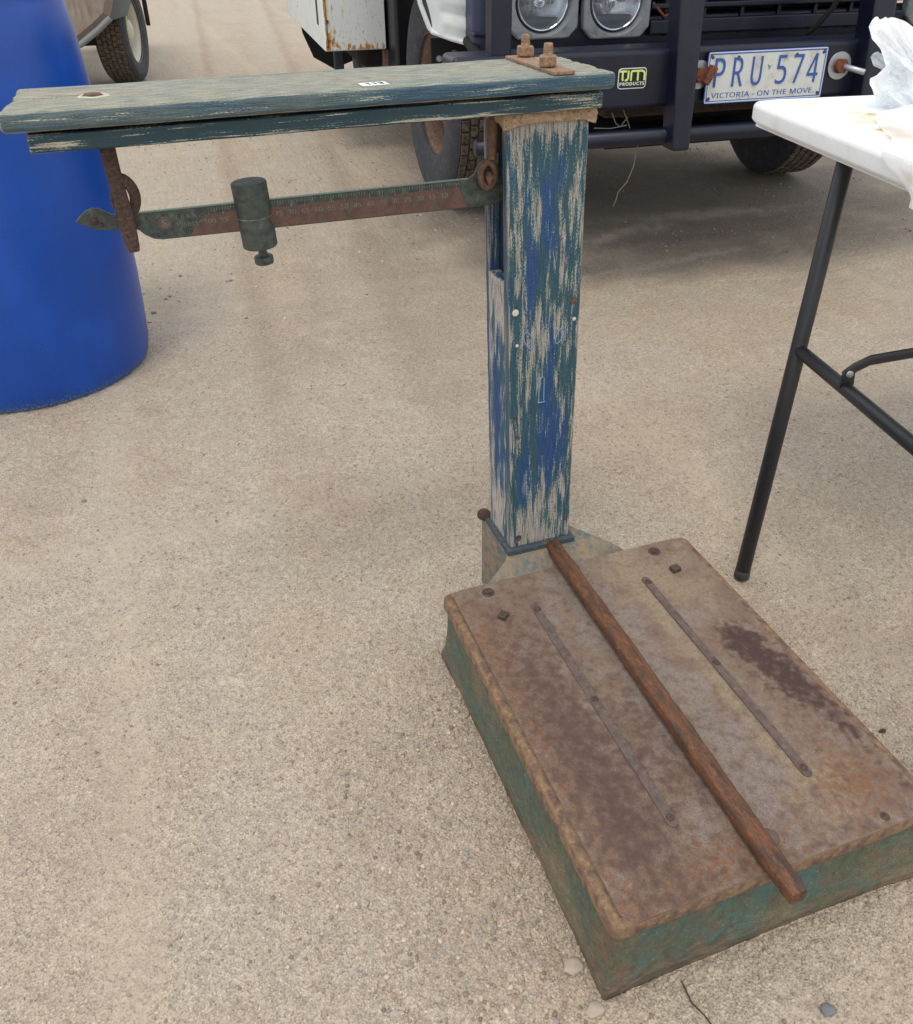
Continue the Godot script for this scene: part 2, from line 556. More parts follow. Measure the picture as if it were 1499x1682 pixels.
# ------------------------------------------------------------------ materials
func make_materials() -> void:
	var teal := rgb(32, 69, 82)
	var blue := rgb(22, 60, 110)
	var under := rgb(104, 132, 120)
	var timber := rgb(158, 152, 142)
	M.post_front = painted_wood(256, 1024, 21, 1, 0.592, [
		[0.5, 0.0, 0.7, 0.05, 0.35], [0.15, 0.25, 0.08, 0.13, 0.10], [0.38, 0.2, 0.12, 0.08, 0.09], [0.85, 0.2, 0.1, 0.1, 0.10],
		[0.4, 0.46, 0.22, 0.12, 0.12], [0.75, 0.42, 0.12, 0.08, 0.08], [0.25, 0.58, 0.1, 0.1, 0.07], [0.8, 0.62, 0.12, 0.1, 0.08],
		[0.5, 0.72, 0.5, 0.08, -0.12], [0.3, 0.93, 0.3, 0.08, 0.13], [0.55, 0.98, 0.7, 0.06, 0.18], [0.6, 0.85, 0.15, 0.07, 0.08], [0.9, 0.85, 0.15, 0.2, 0.06],
		[0.5, 0.22, 0.12, 0.1, -0.16], [0.3, 0.33, 0.08, 0.1, -0.1], [0.6, 0.62, 0.2, 0.06, -0.1], [0.15, 0.12, 0.1, 0.05, 0.08], [0.0, 0.5, 0.03, 1.2, 0.16], [1.0, 0.5, 0.03, 1.2, 0.12]],
		[teal, blue, under, timber], 0.12, 1.35, 0.12,
		[[0.52, 0.2, 0.13, 0.09, 0.5], [0.3, 0.35, 0.1, 0.12, 0.4], [0.62, 0.5, 0.1, 0.1, 0.3], [0.6, 0.68, 0.25, 0.1, 0.4], [0.7, 0.78, 0.15, 0.1, 0.3], [0.3, 0.85, 0.2, 0.1, 0.3]])
	M.post_side = painted_wood(160, 1024, 31, 1, 0.55, [
		[0.5, 0.5, 0.35, 0.28, -0.2], [0.5, 0.03, 0.8, 0.14, 0.22], [0.1, 0.5, 0.12, 0.6, 0.10], [0.35, 0.95, 0.4, 0.2, 0.22], [0.95, 0.3, 0.1, 0.3, 0.1]],
		[rgb(36, 80, 98), rgb(22, 60, 116), under, rgb(178, 170, 162)], 0.06, 1.0, 0.1, [[0.5, 0.5, 0.3, 0.4, 0.5]])
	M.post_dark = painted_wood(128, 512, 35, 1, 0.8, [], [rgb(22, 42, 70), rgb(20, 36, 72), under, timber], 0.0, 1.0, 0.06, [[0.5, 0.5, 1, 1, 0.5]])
	M.beam_front = painted_wood(1024, 96, 41, 0, 0.66, [
		[0.03, 0.7, 0.05, 0.4, 0.2], [0.3, 0.75, 0.1, 0.2, 0.07], [0.55, 0.85, 0.15, 0.15, 0.10], [0.75, 0.9, 0.25, 0.10, 0.17], [0.97, 0.5, 0.05, 0.6, 0.16], [0.88, 0.06, 0.2, 0.1, 0.18], [0.5, 0.3, 0.6, 0.25, -0.08]],
		[rgb(26, 54, 62), rgb(24, 50, 72), under, rgb(180, 170, 152)], 0.0, 1.2, 0.08, [])
	# the top board carries its top face and its front edge in one picture
	var tb := painted_wood(1024, 256, 51, 0, 0.57, [
		[0.06, 0.45, 0.1, 0.25, 0.10], [0.13, 0.45, 0.05, 0.12, 0.16], [0.3, 0.5, 0.2, 0.2, 0.03], [0.62, 0.5, 0.3, 0.1, 0.03], [0.97, 0.45, 0.05, 0.5, 0.10], [0.75, 0.85, 0.4, 0.2, -0.08]],
		[rgb(124, 130, 120), rgb(100, 114, 114), rgb(136, 140, 126), rgb(154, 146, 128)], 0.5, 1.5, 0.22, [[0.5, 0.1, 0.6, 0.2, 0.2], [0.75, 0.9, 0.3, 0.2, 0.3]])
	var fr := painted_wood(1024, 96, 57, 0, 0.70, [
		[0.57, 0.6, 0.04, 0.25, 0.10], [0.77, 0.5, 0.05, 0.2, 0.10], [0.93, 0.45, 0.04, 0.3, 0.15], [0.5, 0.0, 1.0, 0.06, 0.05]],
		[rgb(70, 86, 90), rgb(42, 70, 90), rgb(110, 138, 124), rgb(184, 184, 166)], 0.18, 1.2, 0.08, [[0.75, 0.5, 0.4, 0.8, 0.4]])
	var a: Image = tb.albedo_texture.get_image()
	var b: Image = fr.albedo_texture.get_image()
	var at := Image.create(1024, 352, false, Image.FORMAT_RGB8)
	at.blit_rect(a, Rect2i(0, 0, 1024, 256), Vector2i(0, 0))
	at.blit_rect(b, Rect2i(0, 0, 1024, 96), Vector2i(0, 256))
	var hm := Image.create(1024, 352, false, Image.FORMAT_L8)
	hm.blit_rect(tb.heightmap_texture.get_image(), Rect2i(0, 0, 1024, 256), Vector2i(0, 0))
	hm.blit_rect(fr.heightmap_texture.get_image(), Rect2i(0, 0, 1024, 96), Vector2i(0, 256))
	M.beam_top = mat(Color.WHITE, 0.85)
	M.beam_top.albedo_texture = ImageTexture.create_from_image(at)
	M.beam_top.heightmap_enabled = true
	M.beam_top.heightmap_texture = ImageTexture.create_from_image(hm)
	M.beam_top.heightmap_scale = 0.14
	# rusty steel plate of the platform
	var W := 640
	var H := 820
	M.plate = mottled(W, H, rgb(136, 114, 98), [
		[rgb(150, 137, 128), 61, 0.010, 0.30, 0.80, blob_bytes(W, H, [[0.5, 0.35, 0.16, 0.5, 0.35], [0.55, 0.8, 0.18, 0.3, 0.3], [0.36, 0.25, 0.1, 0.2, 0.12]], 0.4)],
		[rgb(160, 142, 119), 62, 0.010, 0.30, 0.90, blob_bytes(W, H, [[0.69, 0.40, 0.045, 0.5, 0.55], [0.75, 0.84, 0.10, 0.16, 0.42], [0.78, 0.12, 0.3, 0.2, 0.42], [0.24, 0.5, 0.018, 0.4, 0.30], [0.28, 0.86, 0.02, 0.1, 0.2]], 0.30)],
		[rgb(140, 100, 70), 63, 0.05, 0.40, 0.92, blob_bytes(W, H, [[0.03, 0.5, 0.07, 0.6, 0.3], [0.3, 0.96, 0.4, 0.07, 0.3], [0.84, 0.88, 0.16, 0.10, 0.34], [0.1, 0.2, 0.1, 0.15, 0.15]], 0.36)],
		[rgb(98, 74, 65), 64, 0.03, 0.20, 0.98, blob_bytes(W, H, [[0.14, 0.55, 0.13, 0.38, 0.46], [0.14, 0.84, 0.14, 0.16, 0.30], [0.35, 0.66, 0.10, 0.2, 0.28], [0.5, 0.985, 0.5, 0.03, 0.2], [0.75, 0.25, 0.2, 0.3, -0.2]], 0.30)],
		[rgb(80, 59, 54), 65, 0.035, 0.32, 0.80, blob_bytes(W, H, [[0.89, 0.47, 0.09, 0.13, 0.62], [0.93, 0.62, 0.10, 0.13, 0.56], [0.97, 0.78, 0.06, 0.10, 0.4], [0.86, 0.42, 0.06, 0.05, 0.25], [0.97, 0.93, 0.05, 0.06, 0.3]], 0.12)],
		[rgb(86, 68, 62), 66, 0.30, 0.50, 0.84, blob_bytes(W, H, [[0.13, 0.5, 0.16, 0.6, 0.10], [0.4, 0.8, 0.3, 0.3, 0.04], [0.8, 0.2, 0.3, 0.3, -0.06]], 0.46)],
		[rgb(126, 138, 130), 67, 0.03, 0.50, 0.9, blob_bytes(W, H, [[0.1, 0.03, 0.1, 0.05, 0.34], [0.22, 0.14, 0.06, 0.06, 0.34], [0.42, 0.10, 0.12, 0.08, 0.2]], 0.2)]],
		70, 0.42, 0.05, 0.88)
	M.plate.albedo_color = lin(0.74)
	M.rust = tri_map(mottled(256, 256, rgb(106, 80, 64), [[rgb(76, 58, 52), 72, 0.03, 0.3, 0.75], [rgb(134, 98, 70), 73, 0.05, 0.45, 0.85]], 74, 0.5, 0.06, 0.9, true), 0.12)
	M.rim_rust = tri_map(mottled(512, 512, rgb(122, 98, 76), [[rgb(88, 68, 60), 75, 0.02, 0.34, 0.74], [rgb(146, 116, 82), 76, 0.03, 0.4, 0.85], [rgb(74, 60, 56), 68, 0.16, 0.62, 0.76]], 77, 0.4, 0.02, 0.9, true), 0.22)
	M.dark_rust = tri_map(mottled(256, 256, rgb(82, 64, 54), [[rgb(54, 44, 40), 78, 0.04, 0.35, 0.75], [rgb(104, 78, 60), 79, 0.06, 0.5, 0.85]], 80, 0.6, 0.09, 0.85, true), 0.07)
	M.strap = tri_map(mottled(256, 256, rgb(98, 82, 75), [[rgb(80, 66, 62), 81, 0.02, 0.3, 0.85], [rgb(122, 107, 97), 82, 0.02, 0.5, 1.0]], 83, 0.3, 0.015, 0.7, true), 0.1)
	# cast side of the base: green paint, brown at the foot and at the corners (u in metres round the rim, v from top to bottom)
	var bw := 1400
	var bh := 128
	M.cast = mottled(bw, bh, rgb(78, 92, 80), [
		[rgb(68, 100, 97), 91, 0.012, 0.40, 0.8, blob_bytes(bw, bh, [[0.11, 0.4, 0.06, 0.3, 0.3]], 0.4)],
		[rgb(84, 90, 68), 94, 0.02, 0.35, 0.85],
		[rgb(104, 88, 70), 92, 0.03, 0.30, 0.78, blob_bytes(bw, bh, [[0.5, 0.0, 2.0, 0.16, 0.4], [0.5, 1.0, 2.0, 0.20, 0.4], [0.222, 0.6, 0.02, 0.6, 0.3], [0.0, 0.6, 0.03, 0.5, 0.12], [0.3, 0.9, 0.08, 0.3, 0.15], [0.18, 0.8, 0.06, 0.3, 0.2], [0.05, 0.8, 0.06, 0.3, 0.12]], 0.38)],
		[rgb(78, 68, 58), 93, 0.05, 0.42, 0.80, blob_bytes(bw, bh, [[0.5, 1.0, 2.0, 0.25, 0.25], [0.16, 0.8, 0.06, 0.3, 0.2]], 0.38)],
		[rgb(66, 60, 54), 90, 0.2, 0.66, 0.80], [rgb(136, 124, 100), 89, 0.22, 0.72, 0.82], [rgb(120, 104, 82), 87, 0.008, 0.5, 0.9]], 95, 0.5, 0.06, 0.85)
	M.cast.uv1_scale = Vector3(1.0 / 1.94, 1, 1)
	M.foot = tri_map(mottled(512, 512, rgb(132, 116, 96), [[rgb(74, 96, 104), 96, 0.014, 0.36, 0.74], [rgb(146, 128, 104), 97, 0.03, 0.4, 0.85], [rgb(66, 82, 100), 98, 0.05, 0.56, 0.86], [rgb(150, 112, 80), 88, 0.03, 0.55, 0.9]], 99, 0.4, 0.05, 0.88, true), 0.24)
	M.collar = tri_map(mottled(128, 128, rgb(56, 68, 78), [[rgb(92, 92, 86), 100, 0.05, 0.45, 0.85]], 101, 0.4, 0.03, 0.8, true), 0.1)
	M.flash = tri_map(mottled(256, 256, rgb(150, 126, 100), [[rgb(138, 96, 66), 102, 0.025, 0.45, 0.85], [rgb(184, 164, 134), 103, 0.03, 0.4, 0.85], [rgb(88, 70, 56), 104, 0.05, 0.62, 0.8]], 105, 0.4, 0.05, 0.85, true), 0.1)
	M.nut = tri_map(mottled(128, 128, rgb(142, 114, 90), [[rgb(108, 78, 58), 106, 0.06, 0.4, 0.75], [rgb(172, 150, 120), 107, 0.07, 0.46, 0.85]], 108, 0.5, 0.06, 0.8, true), 0.05)
	M.brass_green = tri_map(mottled(512, 512, rgb(62, 70, 64), [[rgb(82, 94, 82), 111, 0.02, 0.4, 0.85], [rgb(46, 50, 52), 112, 0.02, 0.4, 0.8], [rgb(104, 124, 108), 113, 0.07, 0.64, 0.9]], 114, 0.3, 0.015, 0.6, true), 0.14)
	M.brass_red = tri_map(mottled(256, 256, rgb(104, 72, 62), [[rgb(84, 60, 52), 115, 0.02, 0.35, 0.8], [rgb(76, 80, 68), 116, 0.03, 0.42, 0.78], [rgb(60, 52, 48), 109, 0.05, 0.55, 0.85]], 117, 0.3, 0.01, 0.55, true), 0.12)
	M.brass_highlight = mat(rgb(116, 134, 120), 0.5, 0.2)  # paler tone for the highlight painted on the arm's top edge
	M.engrave = tri_map(mottled(128, 128, rgb(104, 108, 96), [[rgb(150, 154, 140), 118, 0.05, 0.4, 0.7], [rgb(88, 72, 62), 119, 0.06, 0.5, 0.8]], 120, 0.2, 0.0, 0.8, true), 0.05)
	M.stick = mottled(512, 512, rgb(102, 63, 37), [[rgb(58, 43, 35), 121, 0.018, 0.38, 0.80], [rgb(142, 84, 42), 122, 0.03, 0.42, 0.92], [rgb(60, 54, 48), 123, 0.03, 0.50, 0.9], [rgb(40, 32, 28), 129, 0.14, 0.56, 0.80], [rgb(140, 112, 84), 124, 0.2, 0.72, 0.86]], 125, 0.6, 0.10, 0.62, true)
	M.stick.uv1_triplanar = true
	M.stick.uv1_scale = Vector3(7.0, 7.0, 1.7)
	M.chip = mat(rgb(196, 196, 178), 0.8)
	M.white_label = mat(rgb(232, 234, 232), 0.6)
	M.black_print = mat(rgb(24, 24, 28), 0.7)
	# truck
	M.navy = tri_map(mottled(512, 512, rgb(7, 13, 34), [[rgb(13, 21, 46), 131, 0.012, 0.4, 0.8], [rgb(62, 63, 70), 132, 0.03, 0.64, 1.05], [rgb(130, 128, 124), 133, 0.2, 0.86, 0.92]], 134, 0.3, 0.02, 0.42, true), 0.6)
	M.black = tri_map(mottled(256, 256, rgb(12, 13, 16), [[rgb(36, 33, 31), 135, 0.03, 0.6, 0.9]], 136, 0.4, 0.03, 0.8, true), 0.5)
	M.white_paint = tri_map(mottled(512, 512, rgb(220, 226, 226), [[rgb(196, 196, 176), 137, 0.01, 0.62, 0.9], [rgb(96, 92, 84), 138, 0.14, 0.84, 0.88]], 139, 0.08, 0.01, 0.4, true), 0.7)
	var bx := 512
	M.box_front = mottled(bx, bx, rgb(214, 220, 222), [
		[rgb(206, 196, 150), 141, 0.02, 0.56, 0.72, blob_bytes(bx, bx, [[0.06, 0.5, 0.06, 1.2, 0.3], [0.3, 0.5, 0.05, 0.8, 0.1]], 0.4)],
		[rgb(172, 120, 58), 142, 0.03, 0.60, 0.76, blob_bytes(bx, bx, [[0.02, 0.6, 0.025, 0.8, 0.36], [0.08, 0.96, 0.12, 0.06, 0.4], [0.6, 1.0, 0.5, 0.035, 0.4], [0.14, 0.6, 0.02, 0.5, 0.16]], 0.4)],
		[rgb(84, 58, 40), 143, 0.06, 0.66, 0.76, blob_bytes(bx, bx, [[0.05, 0.97, 0.06, 0.03, 0.3], [0.4, 1.0, 0.06, 0.03, 0.2]], 0.42)],
		[rgb(92, 92, 90), 144, 0.12, 0.83, 0.86]], 145, 0.1, 0.01, 0.45)
	M.tyre = tri_map(mottled(256, 256, rgb(58, 60, 68), [[rgb(84, 82, 80), 151, 0.02, 0.5, 0.75], [rgb(44, 45, 50), 152, 0.05, 0.55, 0.75]], 153, 0.3, 0.04, 0.85, true), 0.3)
	M.tread = tri_map(mottled(256, 256, rgb(104, 92, 78), [[rgb(58, 54, 52), 154, 0.03, 0.46, 0.66], [rgb(140, 124, 104), 155, 0.07, 0.6, 0.76]], 156, 0.5, 0.08, 0.92, true), 0.22)
	M.wheel_rust = tri_map(mottled(256, 256, rgb(112, 86, 72), [[rgb(72, 60, 56), 157, 0.03, 0.5, 0.7], [rgb(138, 116, 98), 158, 0.04, 0.56, 0.75]], 159, 0.4, 0.03, 0.8, true), 0.2)
	M.bezel = tri_map(mottled(256, 256, rgb(136, 141, 146), [[rgb(112, 117, 122), 161, 0.02, 0.5, 0.75], [rgb(74, 76, 78), 162, 0.12, 0.78, 0.84]], 163, 0.15, 0.01, 0.5, true), 0.2)
	M.chrome = mat(rgb(216, 220, 226), 0.12, 1.0)
	M.reflector = mat(rgb(228, 232, 238), 0.16, 1.0)
	M.plate_white = tri_map(mottled(256, 256, rgb(196, 200, 196), [[rgb(172, 172, 164), 165, 0.02, 0.5, 0.8]], 166, 0.08, 0.01, 0.5, true), 0.3)
	M.plate_blue = mat(rgb(44, 82, 156), 0.45)
	M.plate_pale = mat(rgb(178, 190, 214), 0.45)
	M.logo_green = mat(rgb(206, 224, 130), 0.5)
	M.logo_white = mat(rgb(206, 214, 208), 0.5)
	M.logo_black = mat(rgb(14, 20, 20), 0.4)
	M.zinc = mat(rgb(176, 182, 188), 0.35, 0.7)
	M.hitch_rust = tri_map(mottled(128, 128, rgb(116, 66, 42), [[rgb(80, 48, 36), 167, 0.05, 0.5, 0.7]], 168, 0.4, 0.05, 0.85, true), 0.1)
	M.straw = mat(rgb(128, 120, 108), 0.9)
	M.amber = mat(rgb(150, 96, 40), 0.3)
	# drum, table and the rest
	M.drum_lid = mat(rgb(0, 68, 172), 0.4)
	var dw := 1536
	var dh := 640
	M.drum = mottled(dw, dh, rgb(0, 64, 152), [
		[rgb(2, 72, 168), 171, 0.006, 0.35, 0.85],
		[rgb(64, 92, 140), 170, 0.16, 0.66, 0.86],
		[rgb(66, 84, 122), 174, 0.10, 0.52, 0.86, blob_bytes(dw, dh, [[0.5, 1.0, 3.0, 0.055, 0.36], [0.02, 0.75, 0.03, 0.2, 0.16], [0.98, 0.7, 0.03, 0.2, 0.16]], 0.30)],
		[rgb(158, 156, 150), 175, 0.26, 0.60, 0.78, blob_bytes(dw, dh, [[0.5, 1.0, 3.0, 0.040, 0.34]], 0.30)],
		[rgb(58, 64, 80), 177, 0.05, 0.78, 0.88]], 176, 0.07, 0.012, 0.34)
	var tw := 512
	M.table_top = mottled(tw, tw, rgb(234, 238, 240), [
		[rgb(214, 206, 176), 181, 0.02, 0.45, 0.95, blob_bytes(tw, tw, [[0.05, 0.35, 0.06, 0.3, 0.6], [0.02, 0.60, 0.05, 0.12, 0.6], [0.04, 0.05, 0.05, 0.04, 0.4]], 0.15)],
		[rgb(190, 150, 84), 182, 0.03, 0.55, 0.85, blob_bytes(tw, tw, [[0.025, 0.50, 0.022, 0.13, 0.75], [0.065, 0.24, 0.020, 0.05, 0.7], [0.01, 0.66, 0.012, 0.08, 0.75]], 0.10)]], 183, 0.03, 0.01, 0.5)
	M.table_body = tri_map(mottled(512, 512, rgb(230, 233, 233), [[rgb(212, 210, 200), 184, 0.012, 0.55, 0.95], [rgb(176, 172, 160), 185, 0.10, 0.80, 0.92]], 187, 0.05, 0.01, 0.48, true), 0.6)
	M.table_edge = mat(rgb(226, 232, 236), 0.5)
	M.table_drip = mat(rgb(206, 164, 70), 0.5)
	M.leg_paint = tri_map(mottled(256, 256, rgb(26, 28, 33), [[rgb(19, 20, 25), 184, 0.03, 0.5, 0.7], [rgb(150, 148, 140), 185, 0.16, 0.86, 0.9]], 186, 0.2, 0.01, 0.42, true), 0.12)
	M.steel = mat(rgb(150, 152, 154), 0.4, 0.6)
	M.rubber = mat(rgb(52, 52, 54), 0.8)
	M.film = mat(Color(0.975, 0.98, 0.985, 1.0), 0.28)
	M.film.backlight_enabled = true
	M.film.backlight = Color(1.0, 1.0, 1.0)
	M.film.cull_mode = BaseMaterial3D.CULL_DISABLED
	M.clear_film = mat(Color(0.9, 0.93, 0.96, 0.45), 0.2)
	M.clear_film.transparency = BaseMaterial3D.TRANSPARENCY_ALPHA
	M.clear_film.cull_mode = BaseMaterial3D.CULL_DISABLED
	M.car_paint = tri_map(mottled(512, 512, rgb(140, 128, 118), [[rgb(118, 100, 85), 191, 0.012, 0.30, 0.95], [rgb(156, 148, 140), 192, 0.02, 0.4, 1.0]], 193, 0.2, 0.01, 0.5, true), 0.9)
	M.car_paint.uv1_scale = Vector3(4.0, 0.9, 4.0)
	M.car_grey = mat(rgb(116, 122, 124), 0.6)
	M.stone_a = tri_map(mottled(128, 128, rgb(182, 168, 152), [[rgb(150, 138, 126), 194, 0.06, 0.5, 0.7]], 195, 0.3, 0.05, 0.9, true), 0.05)
	M.stone_b = tri_map(mottled(128, 128, rgb(126, 128, 132), [[rgb(96, 98, 102), 196, 0.06, 0.5, 0.7]], 197, 0.3, 0.05, 0.9, true), 0.05)
	M.twig = mat(rgb(70, 54, 44), 0.9)
	# sandy ground
	var g := 1024
	M.ground = mottled(g, g, rgb(179, 166, 149), [
		[rgb(190, 177, 159), 201, 0.012, 0.40, 0.90],
		[rgb(170, 153, 136), 202, 0.020, 0.50, 0.95],
		[rgb(158, 147, 136), 203, 0.05, 0.55, 0.90],
		[rgb(128, 113, 99), 204, 0.26, 0.54, 0.76],
		[rgb(214, 202, 184), 205, 0.30, 0.56, 0.78],
		[rgb(96, 88, 82), 209, 0.16, 0.78, 0.82],
		[rgb(132, 136, 140), 206, 0.14, 0.74, 0.80]], 207, 0.40, 0.65, 0.95, true)
	M.ground.vertex_color_use_as_albedo = true
	M.ground.albedo_color = lin(0.90)
	M.ground.uv1_scale = Vector3.ONE
	M.gravel = mat(Color.WHITE, 0.9)
	M.gravel.vertex_color_use_as_albedo = true

# ------------------------------------------------------------------ ground
func ground_height(x: float, z: float) -> float:
	var y := wob.get_noise_2d(x * 2.2 + 40.0, z * 2.2) * 0.006 + wob.get_noise_2d(x * 9.0, z * 9.0 + 70.0) * 0.0022 + wob.get_noise_2d(x * 31.0, z * 31.0) * 0.0022
	y += wob.get_noise_2d(x * 85.0, z * 85.0 + 11.0) * 0.0021
	return y - 0.004

func ground_tint(x: float, z: float) -> Color:
	var k := 0.98 + 0.11 * wob.get_noise_2d(x * 1.3, z * 1.3 + 9.0) + 0.08 * wob.get_noise_2d(x * 3.1 + 60.0, z * 3.1) + 0.06 * wob.get_noise_2d(x * 5.0 + 31.0, z * 5.0)
	var warm := 0.03 + 0.06 * wob.get_noise_2d(x * 0.9 + 100.0, z * 0.9)
	var c := Color(k * (1.0 + warm), k, k * (1.0 - warm))
	# pale, packed wheel tracks running away from the viewer
	var cx := -0.235 - 0.07 * (z + 1.4)
	var cx2 := 0.35 - 0.12 * (z + 2.7)
	var thread := 0.75 + 0.5 * wob.get_noise_2d((x - cx) * 34.0, z * 0.9)
	var ridge := exp(-pow((x - cx) / 0.085, 2)) + 0.7 * exp(-pow((x - cx2) / 0.08, 2)) + 0.6 * exp(-pow((x - cx + 0.24) / 0.05, 2))
	ridge *= ss(0.35, -1.4, z) * (0.8 + 0.7 * wob.get_noise_2d(x * 3.0, z * 1.2)) * thread
	var rut := exp(-pow((x - cx - 0.15) / 0.05, 2)) + exp(-pow((x - cx2 - 0.13) / 0.06, 2))
	c = c.lerp(Color(0.74, 0.70, 0.67), clampf(rut * ss(0.0, -1.5, z) * 0.6, 0, 0.6))
	c = c.lerp(Color(1.36, 1.33, 1.28), clampf(ridge * 1.25, 0, 0.9))
	# grey oil stain with the truck's shade painted into it, under its nose
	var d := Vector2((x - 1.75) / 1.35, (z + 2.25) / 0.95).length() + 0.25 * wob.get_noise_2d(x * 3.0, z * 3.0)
	var stain_and_shade := ss(1.15, 0.55, d)
	c = c.lerp(Color(0.36, 0.37, 0.39), stain_and_shade * 0.72)
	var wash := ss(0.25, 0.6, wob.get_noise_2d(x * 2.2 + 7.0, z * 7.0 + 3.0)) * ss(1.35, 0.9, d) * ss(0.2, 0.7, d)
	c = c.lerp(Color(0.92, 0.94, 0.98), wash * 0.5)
	# chalky streaks left by dried puddles
	for q in [[1.33, -1.50, 0.34, 0.022, 0.10], [1.75, -1.95, 0.30, 0.05, -0.15], [1.35, -1.85, 0.22, 0.035, 0.2], [1.1, -1.36, 0.10, 0.02, 0.1]]:
		var u := Vector2(x - q[0], z - q[1]).rotated(q[4])
		u.y += 0.05 * wob.get_noise_2d(x * 5.0, z * 5.0 + q[0])
		var a := exp(-pow(u.x / q[2], 2) - pow(u.y / q[3], 2)) * (0.55 + 0.6 * wob.get_noise_2d(x * 16.0, z * 16.0))
		c = c.lerp(Color(1.25, 1.26, 1.28), clampf(a * 1.6, 0, 0.9))
	# darker scuffed patch between the tracks
	var d2 := Vector2((x - 0.35) / 0.35, (z + 1.5) / 0.9).length() + 0.35 * wob.get_noise_2d(x * 6.0, z * 6.0)
	c = c.lerp(Color(0.80, 0.78, 0.78), ss(1.0, 0.5, d2) * 0.6)
	return c

func steps(lo: float, hi: float, fine_lo: float, fine_hi: float, fine: float) -> PackedFloat32Array:
	var out := PackedFloat32Array()
	var x := fine_lo
	while x < fine_hi:
		out.append(x)
		x += fine
	var s := fine
	while x < hi:
		out.append(x)
		s *= 1.05
		x += s
	out.append(hi)
	var pre := PackedFloat32Array()
	x = fine_lo
	s = fine
	while true:
		s *= 1.05
		x -= s
		if x <= lo: break
		pre.append(x)
	pre.append(lo)
	pre.reverse()
	pre.append_array(out)
	return pre

func make_ground() -> void:
	var xs := steps(-120, 120, -0.9, 1.3, 0.0058)
	var zs := steps(-160, 60, -1.3, 0.80, 0.0058)
	var v := PackedVector3Array(); var n := PackedVector3Array(); var t := PackedVector2Array(); var c := PackedColorArray(); var ix := PackedInt32Array()
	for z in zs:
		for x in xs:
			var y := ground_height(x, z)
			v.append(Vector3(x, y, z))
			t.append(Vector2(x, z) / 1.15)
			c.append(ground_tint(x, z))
	var w := xs.size()
	n.resize(v.size())
	for j in zs.size():
		for i in w:
			var l := v[j * w + max(i - 1, 0)]; var r := v[j * w + min(i + 1, w - 1)]
			var u := v[max(j - 1, 0) * w + i]; var d := v[min(j + 1, zs.size() - 1) * w + i]
			n[j * w + i] = (d - u).cross(r - l).normalized()
	for j in zs.size() - 1:
		for i in w - 1:
			var a := j * w + i
			ix.append_array(PackedInt32Array([a, a + 1, a + w, a + 1, a + w + 1, a + w]))
	var arr := []
	arr.resize(Mesh.ARRAY_MAX)
	arr[Mesh.ARRAY_VERTEX] = v; arr[Mesh.ARRAY_NORMAL] = n; arr[Mesh.ARRAY_TEX_UV] = t; arr[Mesh.ARRAY_COLOR] = c; arr[Mesh.ARRAY_INDEX] = ix
	var m := ArrayMesh.new()
	m.add_surface_from_arrays(Mesh.PRIMITIVE_TRIANGLES, arr)
	var o := put("ground", m, M.ground)
	o.set_meta("kind", "structure")
	o.set_meta("label", "sandy gravel yard with pale tracks and a grey oil stain with painted truck shade")

func stone_mesh(sd: int, sub := 1) -> MB:
	var m := MB.new()
	var f := FastNoiseLite.new()
	f.seed = sd
	f.frequency = 0.7
	var nu := 7 * sub
	var nv := 5 * sub
	for j in nv + 1:
		for i in nu + 1:
			var th := TAU * (i % nu) / nu
			var ph := PI * (float(j) / nv - 0.5)
			var p := Vector3(cos(th) * cos(ph), sin(ph) * 0.72, -sin(th) * cos(ph))
			p *= 1.0 + 0.45 * f.get_noise_3dv(p * 1.6)
			m.vert(p, Vector3.UP, Vector2(float(i) / nu, float(j) / nv))
	for j in nv:
		for i in nu:
			var a := j * (nu + 1) + i
			m.quad(a, a + 1, a + nu + 2, a + nu + 1)
	m.renormal()
	return m

func scatter(called: String, label: String, count: int, sd: int, place: Callable, size_lo: float, size_hi: float, sandy := false) -> void:
	var r := RandomNumberGenerator.new()
	r.seed = sd
	var mm := MultiMesh.new()
	mm.transform_format = MultiMesh.TRANSFORM_3D
	mm.use_colors = true
	mm.mesh = stone_mesh(sd).mesh()
	var at := []
	var tries := 0
	while at.size() < count and tries < count * 12:
		tries += 1
		var p: Vector2 = place.call(r)
		if p.x > 90.0: continue
		at.append(p)
	mm.instance_count = at.size()
	for i in at.size():
		var s := lerpf(size_lo, size_hi, pow(r.randf(), 3.0))
		var b := Basis.from_euler(Vector3(r.randf_range(-0.4, 0.4), r.randf() * TAU, r.randf_range(-0.4, 0.4))).scaled_local(Vector3(s * r.randf_range(0.7, 1.3), s * r.randf_range(0.5, 0.9), s))
		mm.set_instance_transform(i, Transform3D(b, Vector3(at[i].x, ground_height(at[i].x, at[i].y) + s * 0.15, at[i].y)))
		var k := r.randf()
		var c := rgb(176, 158, 138)
		if k < 0.14: c = rgb(150, 147, 142)
		elif k < 0.40: c = rgb(194, 180, 162)
		elif k < 0.52: c = rgb(140, 122, 106)
		elif k < 0.60: c = rgb(166, 140, 120)
		if sandy: c = rgb(178, 165, 148).lerp(rgb(146, 130, 115), r.randf() * r.randf())
		c = c.srgb_to_linear()
		var j := r.randf_range(0.72, 1.0)
		mm.set_instance_color(i, Color(c.r * j, c.g * j, c.b * j))
	var o := MultiMeshInstance3D.new()
	o.name = numbered(called)
	o.multimesh = mm
	o.material_override = M.gravel
	add_child(o, true)
	o.set_meta("kind", "stuff")
	o.set_meta("label", label)

func off_scale(p: Vector2) -> bool:
	return p.x < -0.02 or p.x > 0.445 or p.y < -0.16 or p.y > 0.575

